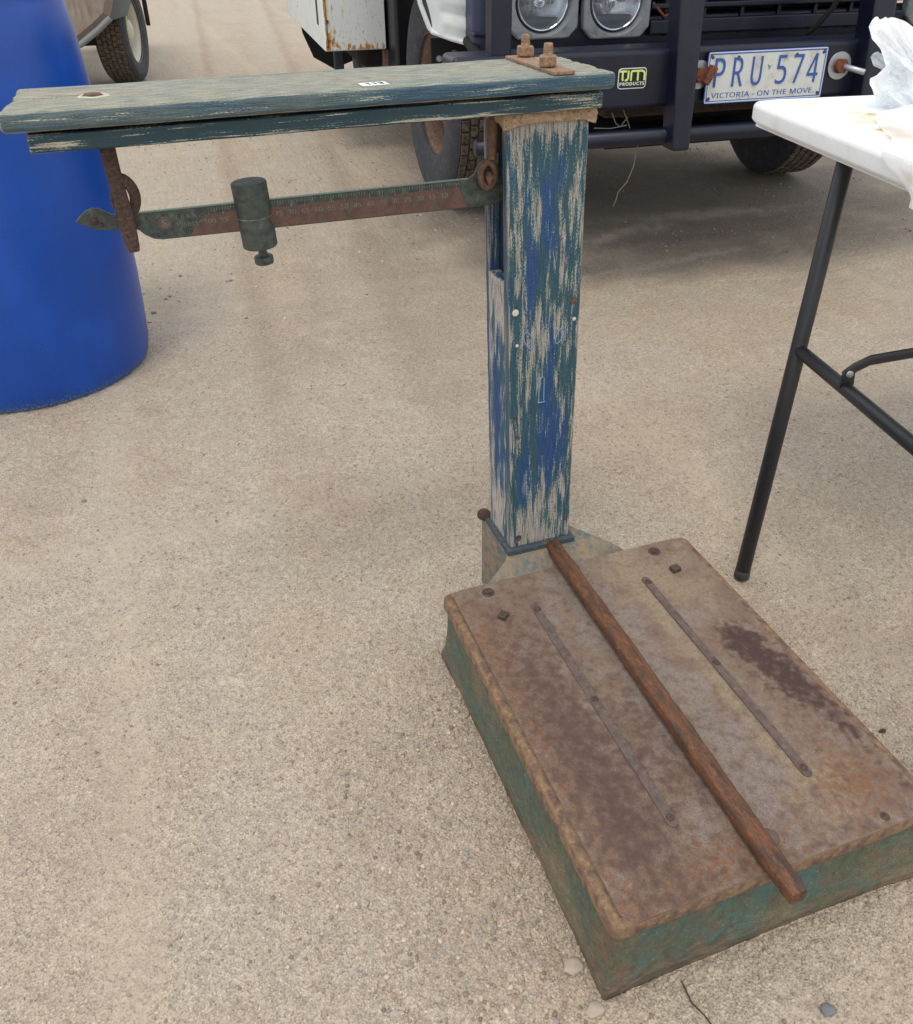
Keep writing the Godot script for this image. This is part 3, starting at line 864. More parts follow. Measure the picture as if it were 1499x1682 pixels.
# ------------------------------------------------------------------ the platform scale
func make_scale() -> void:
	var s := thing("platform_scale", "antique platform scale with rusty bed and flaking blue timber post", "scale")
	# cast base
	var side := [[-0.0050, 0.1150], [-0.0045, 0.1040], [-0.0046, 0.088], [-0.0044, 0.060], [-0.0034, 0.040], [-0.0022, 0.026], [-0.0004, 0.014], [0.0012, 0.009], [0.0018, 0.005], [0.0020, -0.012]]
	var zero := []
	for q in side: zero.append(Vector2(0, q[1]))
	var jit := func(p: Vector3, nn: Vector2, k: int) -> Vector3:
		# each course keeps its small corner radius: the whole outline grows, and the corner feet splay a little
		var o: float = side[k][0]
		if k >= 1: o += wob.get_noise_3d(p.x * 9.0, p.y * 9.0, p.z * 9.0) * 0.0006 + wob.get_noise_3d(p.x * 40.0, p.y * 40.0, p.z * 40.0) * 0.0004
		if k >= 3:
			var dx: float = min(absf(p.x), absf(p.x - 0.425))
			var dz: float = min(absf(p.z), absf(p.z - 0.546))
			o += 0.0030 * exp(-pow((dx + dz) / 0.05, 2)) * (k - 2) / 7.0
		return Vector3(0.2125 + (p.x - 0.2125) * (0.2125 + o) / 0.2125, p.y, 0.273 + (p.z - 0.273) * (0.273 + o) / 0.273)
	var base := rim_sweep(0.2125, 0.273, 0.2125, 0.273, 0.0035, zero, jit)
	base.sharpen(32.0)
	put("cast_base", base, M.cast, s, "cast iron side walls in worn green paint over brown rust")
	var lip := rim_sweep(0.2125, 0.273, 0.2125, 0.273, 0.011, [Vector2(-0.0105, 0.1215), Vector2(-0.0102, 0.1246), Vector2(-0.0085, 0.1252), Vector2(-0.0020, 0.1250), Vector2(-0.0004, 0.1245), Vector2(0.0008, 0.1232), Vector2(0.0018, 0.1165), Vector2(0.0020, 0.1085), Vector2(0.0010, 0.1062), Vector2(-0.0045, 0.1050)], func(p: Vector3, nn: Vector2, k: int) -> Vector3: return p + Vector3(nn.x, 0, nn.y) * wob.get_noise_3d(p.x * 20.0, p.y * 20.0, p.z * 20.0) * 0.0005 + Vector3.UP * wob.get_noise_2d(p.x * 24.0, p.z * 24.0) * 0.0004)
	lip.sharpen(38.0)
	# flat ledge between the lip and the bed
	put("ledge", rim_sweep(0.2125, 0.273, 0.2125, 0.273, 0.011, [Vector2(-0.0200, 0.1224), Vector2(-0.0112, 0.1232), Vector2(-0.0103, 0.1240)]), M.rim_rust, s)
	put("rim", lip, M.rim_rust, s, "rolled brown rim round the bed")
	# steel bed, rounded corners, slightly dished
	var pw := 0.4035
	var pl := 0.5475
	var bed := rbox(Vector3(0.2150, 0.1217, 0.2725), Vector3(pw, 0.009, pl), 0.0022, 0.012)
	var cr := 0.015
	bed.warp(func(p: Vector3) -> Vector3:
		var q := Vector2(p.x - 0.2150, p.z - 0.2725)
		var hw := pw / 2 - cr
		var hl := pl / 2 - cr
		var e := Vector2(maxf(absf(q.x) - hw, 0), maxf(absf(q.y) - hl, 0))
		if e.x > 0 and e.y > 0:
			var m2: float = max(e.x, e.y)
			var f := m2 / e.length()
			e *= f
			q = Vector2(signf(q.x) * (hw + e.x), signf(q.y) * (hl + e.y))
		var y := p.y
		y += 0.0010 * wob.get_noise_2d(q.x * 7.0, q.y * 7.0)
		return Vector3(q.x + 0.2150, y, q.y + 0.2725))
	bed.renormal()
	put("bed_plate", bed, M.plate, s, "rusty mottled steel bed plate with pale dust along the straps")
	var y0 := 0.1262
	for q in [[0.1205, 0.075, 0.46], [0.3075, 0.078, 0.456]]:
		var out := []
		for k in 9:
			var th := PI * k / 8.0
			out.append(Vector2(cos(th) * 0.0062, q[2] - q[1] + sin(th) * 0.0062))
		for k in 9:
			var th := PI + PI * k / 8.0
			out.append(Vector2(cos(th) * 0.0062, sin(th) * 0.0062))
		var st := prism(out, 0.0034, 0.0008)
		st.move(Transform3D(Basis(Vector3.RIGHT, PI / 2), Vector3(q[0], y0 + 0.0009, q[1])))
		var so := put("strap", st, M.strap, s, "flat grey steel strap riveted along the bed")
		for f in [0.02, 0.5, 0.985]:
			put("rivet", lathe([Vector2(0.0052, 0), Vector2(0.0045, 0.0018), Vector2(0.0025, 0.0028), Vector2(0.00001, 0.003)], 14, Transform3D(Basis.IDENTITY, Vector3(q[0], y0 + 0.0022, lerpf(q[1], q[2], f)))), M.dark_rust, so)
	for q in [[0.067, 0.02, 0], [0.068, 0.078, 1], [0.357, 0.02, 0], [0.363, 0.073, 1], [0.212, 0.513, 2], [0.352, 0.535, 3]]:
		var at := Vector3(q[0], y0 - 0.001, q[1])
		var bm: MB
		if q[2] == 1:
			bm = rbox(Vector3(0, 0.004, 0), Vector3(0.015, 0.008, 0.013), 0.0015)
			bm.move(Transform3D(Basis(Vector3.UP, 0.12 if q[0] > 0.2 else 0.7), at))
		elif q[2] == 2:
			bm = lathe([Vector2(0.011, 0), Vector2(0.0105, 0.003), Vector2(0.007, 0.0055), Vector2(0.00001, 0.0062)], 20, Transform3D(Basis.IDENTITY, at))
		elif q[2] == 3:
			bm = lathe([Vector2(0.006, 0), Vector2(0.0055, 0.0015), Vector2(0.00001, 0.0022)], 14, Transform3D(Basis.IDENTITY, at))
		else:
			bm = lathe([Vector2(0.0098, 0), Vector2(0.0095, 0.0022), Vector2(0.0075, 0.0028), Vector2(0.0048, 0.0014), Vector2(0.0044, 0.0036), Vector2(0.00001, 0.004)], 18, Transform3D(Basis.IDENTITY, at))
		put("bolt_head", bm, M.dark_rust if q[2] != 2 else M.strap, s)
	# neck casting that carries the post
	var neck := grid(28, 22, func(u: float, w: float) -> Vector3:
		var zz := lerpf(0.0075, -0.152, w)
		var f := ss(-0.06, 0.004, zz)
		var l := lerpf(0.1225, 0.066, f * f * f)
		var r := lerpf(0.247, 0.338, pow(ss(-0.10, 0.004, zz), 1.6))
		var x := lerpf(l, r, u)
		var e: float = max(absf(x - 0.181) - 0.062, 0.0)
		var ez: float = max(zz + 0.034, 0.0)
		var y := 0.1405 - 0.026 * ss(0.0, 0.10, e) - 0.0175 * ss(0.0, 0.045, ez)
		y += 0.0008 * wob.get_noise_2d(x * 30.0, zz * 30.0)
		return Vector3(x, y, zz))
	var skirt := MB.new()
	var rim := []
	for j in 23: rim.append([28, j])
	for i in range(27, -1, -1): rim.append([i, 22])
	for j in range(21, -1, -1): rim.append([0, j])
	for k in rim.size() - 1:
		var a: Vector3 = neck.v[rim[k][1] * 29 + rim[k][0]]
		var b: Vector3 = neck.v[rim[k + 1][1] * 29 + rim[k + 1][0]]
		var ctr := Vector3(0.19, 0, -0.07)
		var ao := (a - ctr) * Vector3(0.0, 0, 0.0)
		var bo := (b - ctr) * Vector3(0.0, 0, 0.0)
		skirt.flat_quad([Vector3(a.x + ao.x, -0.01, a.z + ao.z), Vector3(b.x + bo.x, -0.01, b.z + bo.z), b, a])
	neck.add(skirt)
	put("neck_casting", neck, M.foot, s, "flared iron neck under the post, tan with blue paint left on it")
	# collar, four sides round the foot of the post
	var c0 := Vector3(0.1805, 0.1445, -0.0862)
	var col := rbox(c0, Vector3(0.117, 0.011, 0.105), 0.002)
	col.warp(func(p: Vector3) -> Vector3: return p + Vector3(0, 0.0008 * wob.get_noise_2d(p.x * 40.0, p.z * 40.0), 0))
	put("collar", col, M.collar, s, "dark blue iron collar round the foot of the post")
	put("lug", lathe([Vector2(0.0001, -0.004), Vector2(0.0105, -0.003), Vector2(0.0118, -0.002), Vector2(0.0118, 0.002), Vector2(0.0105, 0.003), Vector2(0.0001, 0.004)], 22, Transform3D(Basis(Vector3.UP, -0.5) * Basis(Vector3.RIGHT, PI / 2), Vector3(0.121, 0.153, -0.138))), M.dark_rust, s, "dark rusty disc behind the foot of the post")
	# hollow timber post, leaning a touch; fx, fz run 0..1 across it
	var P := func(fx: float, fz: float, y: float) -> Vector3:
		var k := (y - 0.145) / (0.817 - 0.145)
		return Vector3(lerpf(lerpf(0.1293, 0.1131, k), lerpf(0.2318, 0.2263, k), fx), y, lerpf(lerpf(-0.1304, -0.1297, k), lerpf(-0.0419, -0.0522, k), fz))
	var shape := func(fx0: float, fx1: float, fz0: float, fz1: float, ya: float, yb: float, r: float, seg: float) -> MB:
		var b := rbox(Vector3(0.5, 0.5, 0.5), Vector3(1, 1, 1), 0.0001)
		var sz := Vector3((fx1 - fx0) * 0.108, yb - ya, (fz1 - fz0) * 0.083)
		b = rbox(Vector3.ZERO, sz, r, seg)
		b.warp(func(p: Vector3) -> Vector3:
			var q := p / sz + Vector3.ONE * 0.5
			var o: Vector3 = P.call(lerpf(fx0, fx1, q.x), lerpf(fz0, fz1, q.z), lerpf(ya, yb, q.y))
			return o + Vector3(wob.get_noise_2d(q.y * 22.0, q.z * 3.0 + fx0 * 9.0), 0, wob.get_noise_2d(q.y * 20.0 + 5.0, q.x * 4.0)) * 0.0007)
		b.renormal()
		return b
	put("front_board", shape.call(0.0, 1.0, 0.80, 1.0, 0.1485, 0.803, 0.0035, 0.012), M.post_front, s, "front board with flaking teal and blue paint over grey timber")
	put("side_board", shape.call(0.006, 0.17, 0.10, 0.797, 0.1485, 0.586, 0.0012, 0.02), M.post_side, s, "left board, bare at both ends, cut short below the slot")
	put("corner_strip", shape.call(0.0, 0.17, 0.0, 0.095, 0.1485, 0.803, 0.002, 0.02), M.post_side, s)
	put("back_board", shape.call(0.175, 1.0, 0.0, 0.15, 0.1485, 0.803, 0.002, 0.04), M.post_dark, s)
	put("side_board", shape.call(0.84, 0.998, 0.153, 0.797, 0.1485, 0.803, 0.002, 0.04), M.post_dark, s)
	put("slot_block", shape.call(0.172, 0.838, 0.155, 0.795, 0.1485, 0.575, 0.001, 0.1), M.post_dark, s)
	# nails, screw holes and paint blobs on the front board
	for q in [[0.10, 0.549, 0.0052, 0], [0.90, 0.555, 0.0055, 1], [0.12, 0.50, 0.0026, 0], [0.10, 0.385, 0.0032, 2], [0.12, 0.352, 0.0034, 2], [0.90, 0.352, 0.0026, 2], [0.13, 0.166, 0.0062, 2], [0.92, 0.185, 0.004, 2], [0.92, 0.527, 0.003, 0]]:
		var at: Vector3 = P.call(q[0], 1.0, q[1])
		var mt: Material = [M.chip, M.rust, M.dark_rust][q[3]]
		put(["screw_cap", "screw_head", "screw_hole"][q[3]], lathe([Vector2(q[2], -0.001), Vector2(q[2] * 0.9, 0.0008), Vector2(q[2] * 0.5, 0.0012 if q[3] != 2 else 0.0004), Vector2(0.00001, 0.0012 if q[3] != 2 else -0.0004)], 14, Transform3D(Basis(Vector3.RIGHT, PI / 2), at)), mt, s)
	# scratched marks on the front board: two leaf shaped scrapes and a tall figure one
	var scrape := mat(rgb(116, 146, 184), 0.8)
	for q in [[0.28, 0.505, 0.006, 0.014, 0.35], [0.72, 0.505, 0.005, 0.012, -0.4]]:
		var pts := []
		for k in 17:
			var th := TAU * k / 16.0
			var d := Vector2(cos(th) * q[2], sin(th) * q[3]).rotated(q[4])
			var bp: Vector3 = P.call(q[0], 1.0, q[1] + d.y)
			pts.append(bp + Vector3(d.x, 0, 0.0003))
		put("scratch", tube(pts, 0.0008, 5, false), scrape, s)
	var one := []
	for d in [[-0.005, -0.021], [0.007, -0.021], [0.0045, -0.018], [0.0045, 0.017], [0.002, 0.021], [-0.002, 0.016], [-0.005, 0.013], [-0.0035, 0.011], [-0.0035, -0.018], [-0.005, -0.021]]:
		var bp: Vector3 = P.call(0.47, 1.0, 0.425 + d[1])
		one.append(bp + Vector3(d[0], 0, 0.0003))
	put("scratch", tube(one, 0.0009, 5, false), scrape, s)
	# folded sheet round the head of the post
	var fl := grid(60, 6, func(u: float, w: float) -> Vector3:
		var x := 0.0; var z := 0.0
		var q := u * 4.0
		var x0 := 0.1085; var x1 := 0.2325; var z0 := -0.135; var z1 := -0.0465
		if q < 1.0: x = lerpf(x0, x1, q); z = z1
		elif q < 2.0: x = x1; z = lerpf(z1, z0, q - 1.0)
		elif q < 3.0: x = lerpf(x1, x0, q - 2.0); z = z0
		else: x = x0; z = lerpf(z0, z1, q - 3.0)
		var e := fposmod(q, 1.0)
		var sag := 0.006 * (exp(-pow(e / 0.12, 2)) + exp(-pow((1.0 - e) / 0.10, 2)))
		var low := 0.7935 - sag + 0.0012 * wob.get_noise_1d(u * 60.0)
		var y := lerpf(low, 0.8065, w)
		var bulge := 0.0012 * sin(w * PI) + 0.0010 * wob.get_noise_2d(u * 30.0, w * 3.0)
		var d := Vector3(x - 0.1705, 0, z + 0.0908).normalized()
		return Vector3(x, y, z) + d * bulge)
	put("head_flashing", fl, M.flash, s, "rust stained sheet metal folded round the head of the post")
	put("flashing_rim", rbox(Vector3(0.1705, 0.8045, -0.0908), Vector3(0.120, 0.004, 0.0845), 0.0008), M.flash, s)
	# overhead beam: lower board and weathered top board
	var lb := rbox(Vector3(-0.09, 0.8161, -0.109), Vector3(0.648, 0.0182, 0.148), 0.0022, 0.012)
	lb.warp(func(p: Vector3) -> Vector3: return p + Vector3(0, 0.0008 * wob.get_noise_2d(p.x * 8.0, p.z * 8.0), 0.0009 * wob.get_noise_2d(p.x * 12.0, p.y * 60.0)))
	lb.renormal()
	put("lower_board", lb, M.beam_front, s, "lower beam board in dark teal paint, chipped along its bottom edge")
	var tbm := rbox(Vector3(-0.0910, 0.8385, -0.1115), Vector3(0.675, 0.0195, 0.167), 0.0058, 0.0065, {1: Rect2(0, 0.005, 1, 0.72), 2: Rect2(0, 0.735, 1, 0.26), 0: Rect2(0.0, 0.05, 0.06, 0.6)})
	tbm.warp(func(p: Vector3) -> Vector3:
		var q := p
		if p.y > 0.8385:
			var gr := wob.get_noise_2d(p.x * 7.0, p.z * 160.0)
			q.y += 0.0005 * gr
			var dz := p.z - (-0.1115 + 0.004 * wob.get_noise_1d(p.x * 9.0))
			var crack := exp(-pow(dz / 0.0022, 2)) * ss(-0.29, -0.36, p.x)
			q.y -= 0.006 * crack
			var right := ss(0.10, 0.23, p.x)
			q.y -= 0.0022 * right * ss(0.25, 0.5, wob.get_noise_2d(p.x * 3.0 + 4.0, p.z * 70.0))
		var lend := ss(-0.39, -0.4285, p.x)
		q.x -= lend * (0.006 * ss(-0.105, -0.085, p.z) + 0.003 * wob.get_noise_1d(p.z * 40.0))
		q.x += lend * 0.006 * exp(-pow((p.z + 0.1115) / 0.006, 2))
		q.z += 0.0010 * wob.get_noise_2d(p.x * 10.0, p.y * 40.0)
		q.y += 0.0006 * wob.get_noise_2d(p.x * 5.0, p.z * 9.0)
		return q)
	tbm.renormal()
	put("top_board", tbm, M.beam_top, s, "weathered grey green top board with rounded front edge and a split left end")
	# rusted bolt sunk in the split end, ringed with broken filler
	var kb := put("sunk_bolt", lathe([Vector2(0.0105, -0.003), Vector2(0.0105, 0.0018), Vector2(0.009, 0.0034), Vector2(0.004, 0.0040), Vector2(0.00001, 0.0036)], 20, Transform3D(Basis.IDENTITY, Vector3(-0.346, 0.8477, -0.1035))), M.rust, s)
	var ring := []
	for k in 25:
		var th := TAU * k / 24.0
		ring.append(Vector3(-0.345 + cos(th) * 0.0145 * (1.0 + 0.14 * sin(th * 5.0)), 0.8484, -0.1035 + sin(th) * 0.0125 * (1.0 + 0.12 * cos(th * 4.0))))
	put("filler_ring", tube(ring, 0.0014, 6, false, 0.6), M.chip, kb)
	# clamp plate with two nuts on their studs
	var cp := rbox(Vector3(0.177, 0.8505, -0.112), Vector3(0.028, 0.0045, 0.158), 0.0012, 0.02)
	cp.move(Transform3D(Basis(Vector3.UP, -0.02), Vector3(0, 0, 0)))
	put("clamp_plate", cp, M.nut, s, "rusty iron clamp plate across the beam end")
	var hex := func(r: float) -> Array:
		var o := []
		for k in 6: o.append(Vector2(cos(TAU * k / 6.0), sin(TAU * k / 6.0)) * r)
		return o
	for q in [[0.186, -0.165, 0.3], [0.1725, -0.066, 0.12]]:
		var nm := prism(hex.call(0.0118), 0.0125, 0.0014)
		nm.move(Transform3D(Basis(Vector3.UP, q[2]) * Basis(Vector3.RIGHT, -PI / 2), Vector3(q[0], 0.8598, q[1])))
		var no := put("nut", nm, M.nut, s, "rusty square shouldered nut on the clamp plate")
		put("stud", lathe([Vector2(0.0068, 0), Vector2(0.0068, 0.004), Vector2(0.0062, 0.0045), Vector2(0.0068, 0.005), Vector2(0.0062, 0.0065), Vector2(0.0068, 0.007), Vector2(0.0062, 0.0085), Vector2(0.0068, 0.009), Vector2(0.0062, 0.0105), Vector2(0.0068, 0.011), Vector2(0.0062, 0.0125), Vector2(0.0064, 0.014), Vector2(0.0054, 0.0155), Vector2(0.00001, 0.0158)], 14, Transform3D(Basis.from_scale(Vector3(0.86, 0.9, 0.86)), Vector3(q[0], 0.8655, q[1]))), M.nut, no)
	# lot sticker with its number
	var stk := put("lot_sticker", rbox(Vector3.ZERO, Vector3(0.031, 0.0006, 0.0205), 0.0002), M.white_label, s, "small white sticker printed with a lot number")
	stk.transform = Transform3D(Basis(Vector3.UP, 0.05), Vector3(-0.0475, 0.8492, -0.053))
	lettering("lot_number", "113", 0.0125, 0.022, 0.0003, M.black_print, stk, Vector3(0.001, 0.0004, 0), true, Basis(Vector3.RIGHT, -PI / 2))
	make_steelyard(s)

func make_steelyard(s: Node) -> void:
	var z := -0.088
	var outline := [Vector2(-0.392, 0.7215), Vector2(-0.384, 0.7165), Vector2(-0.372, 0.7105), Vector2(-0.360, 0.7085), Vector2(-0.348, 0.7085), Vector2(-0.333, 0.7075), Vector2(-0.3275, 0.7055), Vector2(-0.322, 0.6995), Vector2(-0.313, 0.6935), Vector2(-0.303, 0.6915), Vector2(0.06, 0.6885), Vector2(0.115, 0.6885), Vector2(0.118, 0.692), Vector2(0.150, 0.694), Vector2(0.150, 0.715), Vector2(0.128, 0.727), Vector2(0.118, 0.738), Vector2(0.108, 0.746), Vector2(0.098, 0.7455), Vector2(0.090, 0.739), Vector2(0.085, 0.729), Vector2(0.078, 0.7248), Vector2(-0.333, 0.7245), Vector2(-0.350, 0.7245), Vector2(-0.356, 0.7275), Vector2(-0.364, 0.7335), Vector2(-0.372, 0.735), Vector2(-0.380, 0.732), Vector2(-0.387, 0.7265)]
	var bar := prism(outline, 0.0065, 0.0008)
	bar.move(Transform3D(Basis.IDENTITY, Vector3(0, 0, z)))
	var by := put("steelyard", bar, M.brass_green, s, "flat brass steelyard arm with green tarnish and a pointed tail")
	var zf := z + 0.0033
	var red := prism([Vector2(-0.272, 0.6925), Vector2(0.075, 0.6896), Vector2(0.064, 0.7155), Vector2(0.02, 0.7165), Vector2(-0.03, 0.7145), Vector2(-0.09, 0.7165), Vector2(-0.15, 0.7150), Vector2(-0.21, 0.7170), Vector2(-0.252, 0.7150), Vector2(-0.262, 0.7060)], 0.0006, 0.0001)
	red.move(Transform3D(Basis.IDENTITY, Vector3(0, 0, zf)))
	put("graduated_face", red, M.brass_red, by, "reddish brown worn strip carrying the numbers")
	var edge := rbox(Vector3(-0.128, 0.7246, z), Vector3(0.41, 0.0008, 0.0058), 0.0003)  # pale strip standing in for the highlight on the top bevel
	put("bright_edge", edge, M.brass_highlight, by)
	# scale divisions, one stroke a pound, longer at every five
	var ticks := MB.new()
	for k in 101:
		var x := -0.247 + 0.291 * k / 90.0
		if x > 0.076: break
		var l := 0.0034
		if k % 5 == 0: l = 0.0078
		ticks.add(rbox(Vector3(x, 0.7225 - l / 2, zf + 0.0004), Vector3(0.0007, l, 0.0003), 0.00005))
	var to := put("division_strokes", ticks, M.engrave, by)
	to.set_meta("kind", "stuff")
	for k in range(10, 101, 5):
		if k in [80, 85, 90]: continue
		var x := -0.247 + 0.291 * (100 - k) / 90.0
		var txt := str(k)
		lettering("numeral", txt, 0.0056, 0.0045 * txt.length(), 0.0002, M.engrave, by, Vector3(x, 0.7075, zf + 0.0004))
	lettering("maker_letters", "J. D & S.", 0.0052, 0.024, 0.0002, M.engrave, by, Vector3(-0.2735, 0.7155, zf + 0.0003))
	lettering("serial_number", "195611", 0.0052, 0.023, 0.0002, M.engrave, by, Vector3(-0.2735, 0.7065, zf + 0.0003))
	lettering("unit_letters", "LBS", 0.003, 0.006, 0.0002, M.engrave, by, Vector3(-0.2568, 0.7085, zf + 0.0004))
	var seal := put("round_seal", lathe([Vector2(0.0072, 0), Vector2(0.0070, 0.0004), Vector2(0.0058, 0.0005), Vector2(0.0054, 0.0002), Vector2(0.00001, 0.0002)], 22, Transform3D(Basis(Vector3.RIGHT, PI / 2), Vector3(-0.2985, 0.711, zf))), M.strap, by)
	lettering("seal_mark", "S", 0.007, 0.0055, 0.0002, M.engrave, seal, Vector3(-0.2985, 0.711, zf + 0.0004), true)
	for q in [[-0.372, 0.7215, 0.0042], [-0.366, 0.716, 0.0026]]:
		put("peg", lathe([Vector2(q[2], 0), Vector2(q[2] * 0.9, 0.002), Vector2(q[2] * 0.4, 0.0035), Vector2(0.00001, 0.0036)], 12, Transform3D(Basis(Vector3.RIGHT, PI / 2), Vector3(q[0], q[1], zf))), M.dark_rust, by)
	# sliding weight: a cylinder with a round bite out of its right flank, clamped by a thumbscrew
	var wr := 0.0208
	var wy0 := 0.6695
	var wy1 := 0.7475
	var wx := -0.1945
	var wt := grid(72, 60, func(u: float, w: float) -> Vector3:
		var th := TAU * u - PI / 2
		var y := lerpf(wy0, wy1, w)
		var r := wr
		var e: float = min(y - wy0, wy1 - y)
		if e < 0.0012: r -= 0.0012 - e
		var x := cos(th) * r
		var bite := 0.0105 * 0.0105 - pow(y - 0.7035, 2)
		if bite > 0.0: x = min(x, wr + 0.0035 - sqrt(bite))
		return Vector3(wx + x, y, z + sin(th) * -r))
	for e in [0, 1]:
		var yy := wy0 if e == 0 else wy1
		var cc := wt.vert(Vector3(wx, yy, z), Vector3.DOWN if e == 0 else Vector3.UP)
		for k in 72:
			var a0 := TAU * k / 72.0
			var a1 := TAU * (k + 1) / 72.0
			var nn := Vector3.DOWN if e == 0 else Vector3.UP
			var i0 := wt.vert(Vector3(wx + cos(a0) * (wr - 0.0012), yy, z - sin(a0) * (wr - 0.0012)), nn)
			var i1 := wt.vert(Vector3(wx + cos(a1) * (wr - 0.0012), yy, z - sin(a1) * (wr - 0.0012)), nn)
			if e == 1: wt.tri(cc, i0, i1)
			else: wt.tri(cc, i1, i0)
	var tilt := Transform3D(Basis(Vector3.BACK, 0.055), Vector3.ZERO)
	var pv := Transform3D(Basis.IDENTITY, Vector3(wx, 0.708, 0))
	wt.move(pv * tilt * pv.affine_inverse())
	var wo := put("sliding_weight", wt, M.brass_green, s, "dull green cylindrical sliding weight with a round notch")
	put("weight_line", lathe([Vector2(wr - 0.0003, 0.7066), Vector2(wr + 0.00025, 0.7068), Vector2(wr + 0.00025, 0.7076), Vector2(wr - 0.0003, 0.7078)], 48, pv * tilt * pv.affine_inverse() * Transform3D(Basis.IDENTITY, Vector3(wx - 0.0004, 0, z))), M.engrave, wo)
	put("thumbscrew", lathe([Vector2(0.0001, 0.6475), Vector2(0.0105, 0.6475), Vector2(0.0116, 0.6487), Vector2(0.0116, 0.6560), Vector2(0.0105, 0.6572), Vector2(0.0055, 0.6578), Vector2(0.005, 0.6635), Vector2(0.0065, 0.6700)], 28, pv * tilt * pv.affine_inverse() * Transform3D(Basis.IDENTITY, Vector3(wx + 0.001, 0, z))), M.brass_green, wo)
	# rusty guard strap at the tail, with a twisted loop
	var gz := -0.078
	var strap := tube([Vector3(-0.3425, 0.806, gz), Vector3(-0.3415, 0.785, gz), Vector3(-0.3405, 0.762, gz + 0.001), Vector3(-0.339, 0.742, gz + 0.002), Vector3(-0.3385, 0.725, gz + 0.004), Vector3(-0.3380, 0.705, gz + 0.004), Vector3(-0.3370, 0.690, gz + 0.003), Vector3(-0.3368, 0.684, gz + 0.003)], [0.0088, 0.0082, 0.0078, 0.0080, 0.0094, 0.0086, 0.0072, 0.0058], 12, true, 0.35, Vector3(0.1, 0.05, 1))
	var go := put("guard_strap", strap, M.dark_rust, s, "rust pitted guard strap hanging from the beam over the arm tail")
	put("guard_foot", rbox(Vector3(-0.3425, 0.8055, gz), Vector3(0.036, 0.005, 0.02), 0.0015), M.dark_rust, go)
	var lp := []
	for k in 17:
		var th := PI * (-0.55 + 1.25 * k / 16.0)
		lp.append(Vector3(-0.3375 + cos(th) * 0.0135, 0.7445 + sin(th) * 0.021, gz - 0.006 + 0.004 * sin(th * 2.0)))
	put("guard_loop", tube(lp, 0.0062, 10, true, 0.9), M.dark_rust, go)
	var lp2 := []
	for k in 11:
		var th := PI * (0.62 + 0.8 * k / 10.0)
		lp2.append(Vector3(-0.3395 + cos(th) * 0.0085, 0.742 + sin(th) * 0.014, gz - 0.006))
	put("guard_loop", tube(lp2, 0.0028, 8), M.dark_rust, go)
	# link that hangs the arm from the beam head
	var rod := tube([Vector3(0.1095, 0.806, -0.082), Vector3(0.1085, 0.785, -0.080), Vector3(0.107, 0.765, -0.079), Vector3(0.1055, 0.748, -0.078)], [0.0062, 0.0066, 0.0060, 0.0058], 10)
	var ro := put("hanger_link", rod, M.rust, s, "rusty forged link with an oval eye carrying the arm")
	var eye := []
	for k in 25:
		var th := TAU * k / 24.0
		eye.append(Vector3(0.1005 + cos(th) * 0.0098, 0.7295 + sin(th) * 0.0155, -0.0785))
	put("eye", tube(eye, 0.0046, 10, false), M.rust, ro)
	put("knife_pivot", prism([Vector2(0.0955, 0.7275), Vector2(0.1005, 0.7165), Vector2(0.1065, 0.728), Vector2(0.101, 0.7345)], 0.030, 0.0008), M.rust, ro).position = Vector3(0, 0, -0.085)
	var rod2 := tube([Vector3(0.124, 0.806, -0.098), Vector3(0.124, 0.782, -0.097), Vector3(0.121, 0.762, -0.097), Vector3(0.117, 0.752, -0.097)], [0.008, 0.008, 0.0075, 0.004], 10, true, 0.4, Vector3(0, 0, 1))
	put("hanger_link", rod2, M.strap, s)

func make_stick() -> void:
	# long chamfered bar lying on the bed, its head against the post collar
	var a := Vector3(0.1985, 0.1445, -0.0335)
	var b := Vector3(0.1895, 0.1400, 0.5865)
	var n := 110
	var m := MB.new()
	var sec := []
	var hw := 0.0120
	var hh := 0.0112
	var ch := 0.0045
	for q in [[hw - ch, hh], [-hw + ch, hh], [-hw, hh - ch], [-hw, -hh + ch], [-hw + ch, -hh], [hw - ch, -hh], [hw, -hh + ch], [hw, hh - ch]]:
		sec.append(Vector2(q[0], q[1]))
	for side in 8:
		var s0: Vector2 = sec[side]
		var s1: Vector2 = sec[(side + 1) % 8]
		var base := m.v.size()
		for k in n + 1:
			var f := float(k) / n
			var ctr := a.lerp(b, f)
			var tp := 0.92 + 0.08 * sin(f * PI)
			if f < 0.015: tp *= 0.9
			if f > 0.99: tp *= 0.86
			for q in [s0, s1]:
				var wv := 0.0010 * wob.get_noise_3d(q.x * 90.0, q.y * 90.0, f * 18.0) + 0.0005 * wob.get_noise_3d(q.x * 200.0, q.y * 200.0, f * 70.0)
				m.vert(ctr + Vector3(q.x * tp + wv, q.y * tp + wv, 0), Vector3(q.x, q.y, 0).normalized(), Vector2(f, 0))
		for k in n:
			var i := base + k * 2
			m.quad(i, i + 2, i + 3, i + 1)
	m.renormal()
	for e in [0, 1]:
		var f := 0.0 if e == 0 else 1.0
		var ctr := a.lerp(b, f)
		var nn := Vector3(0, 0, -1) if e == 0 else Vector3(0, 0, 1)
		var c := m.vert(ctr + nn * 0.002, nn)
		var k0 := m.v.size()
		for side in 9:
			var q: Vector2 = sec[side % 8]
			var tp := 0.92 * (0.9 if e == 0 else 0.86)
			m.vert(ctr + Vector3(q.x * tp, q.y * tp, 0), nn)
		for side in 8:
			if e == 1: m.tri(c, k0 + side, k0 + side + 1)
			else: m.tri(c, k0 + side + 1, k0 + side)
	var o := put("wooden_bar", m, M.stick)
	tag(o, "long brown varnished bar with chamfered edges lying along the rusty bed", "bar")

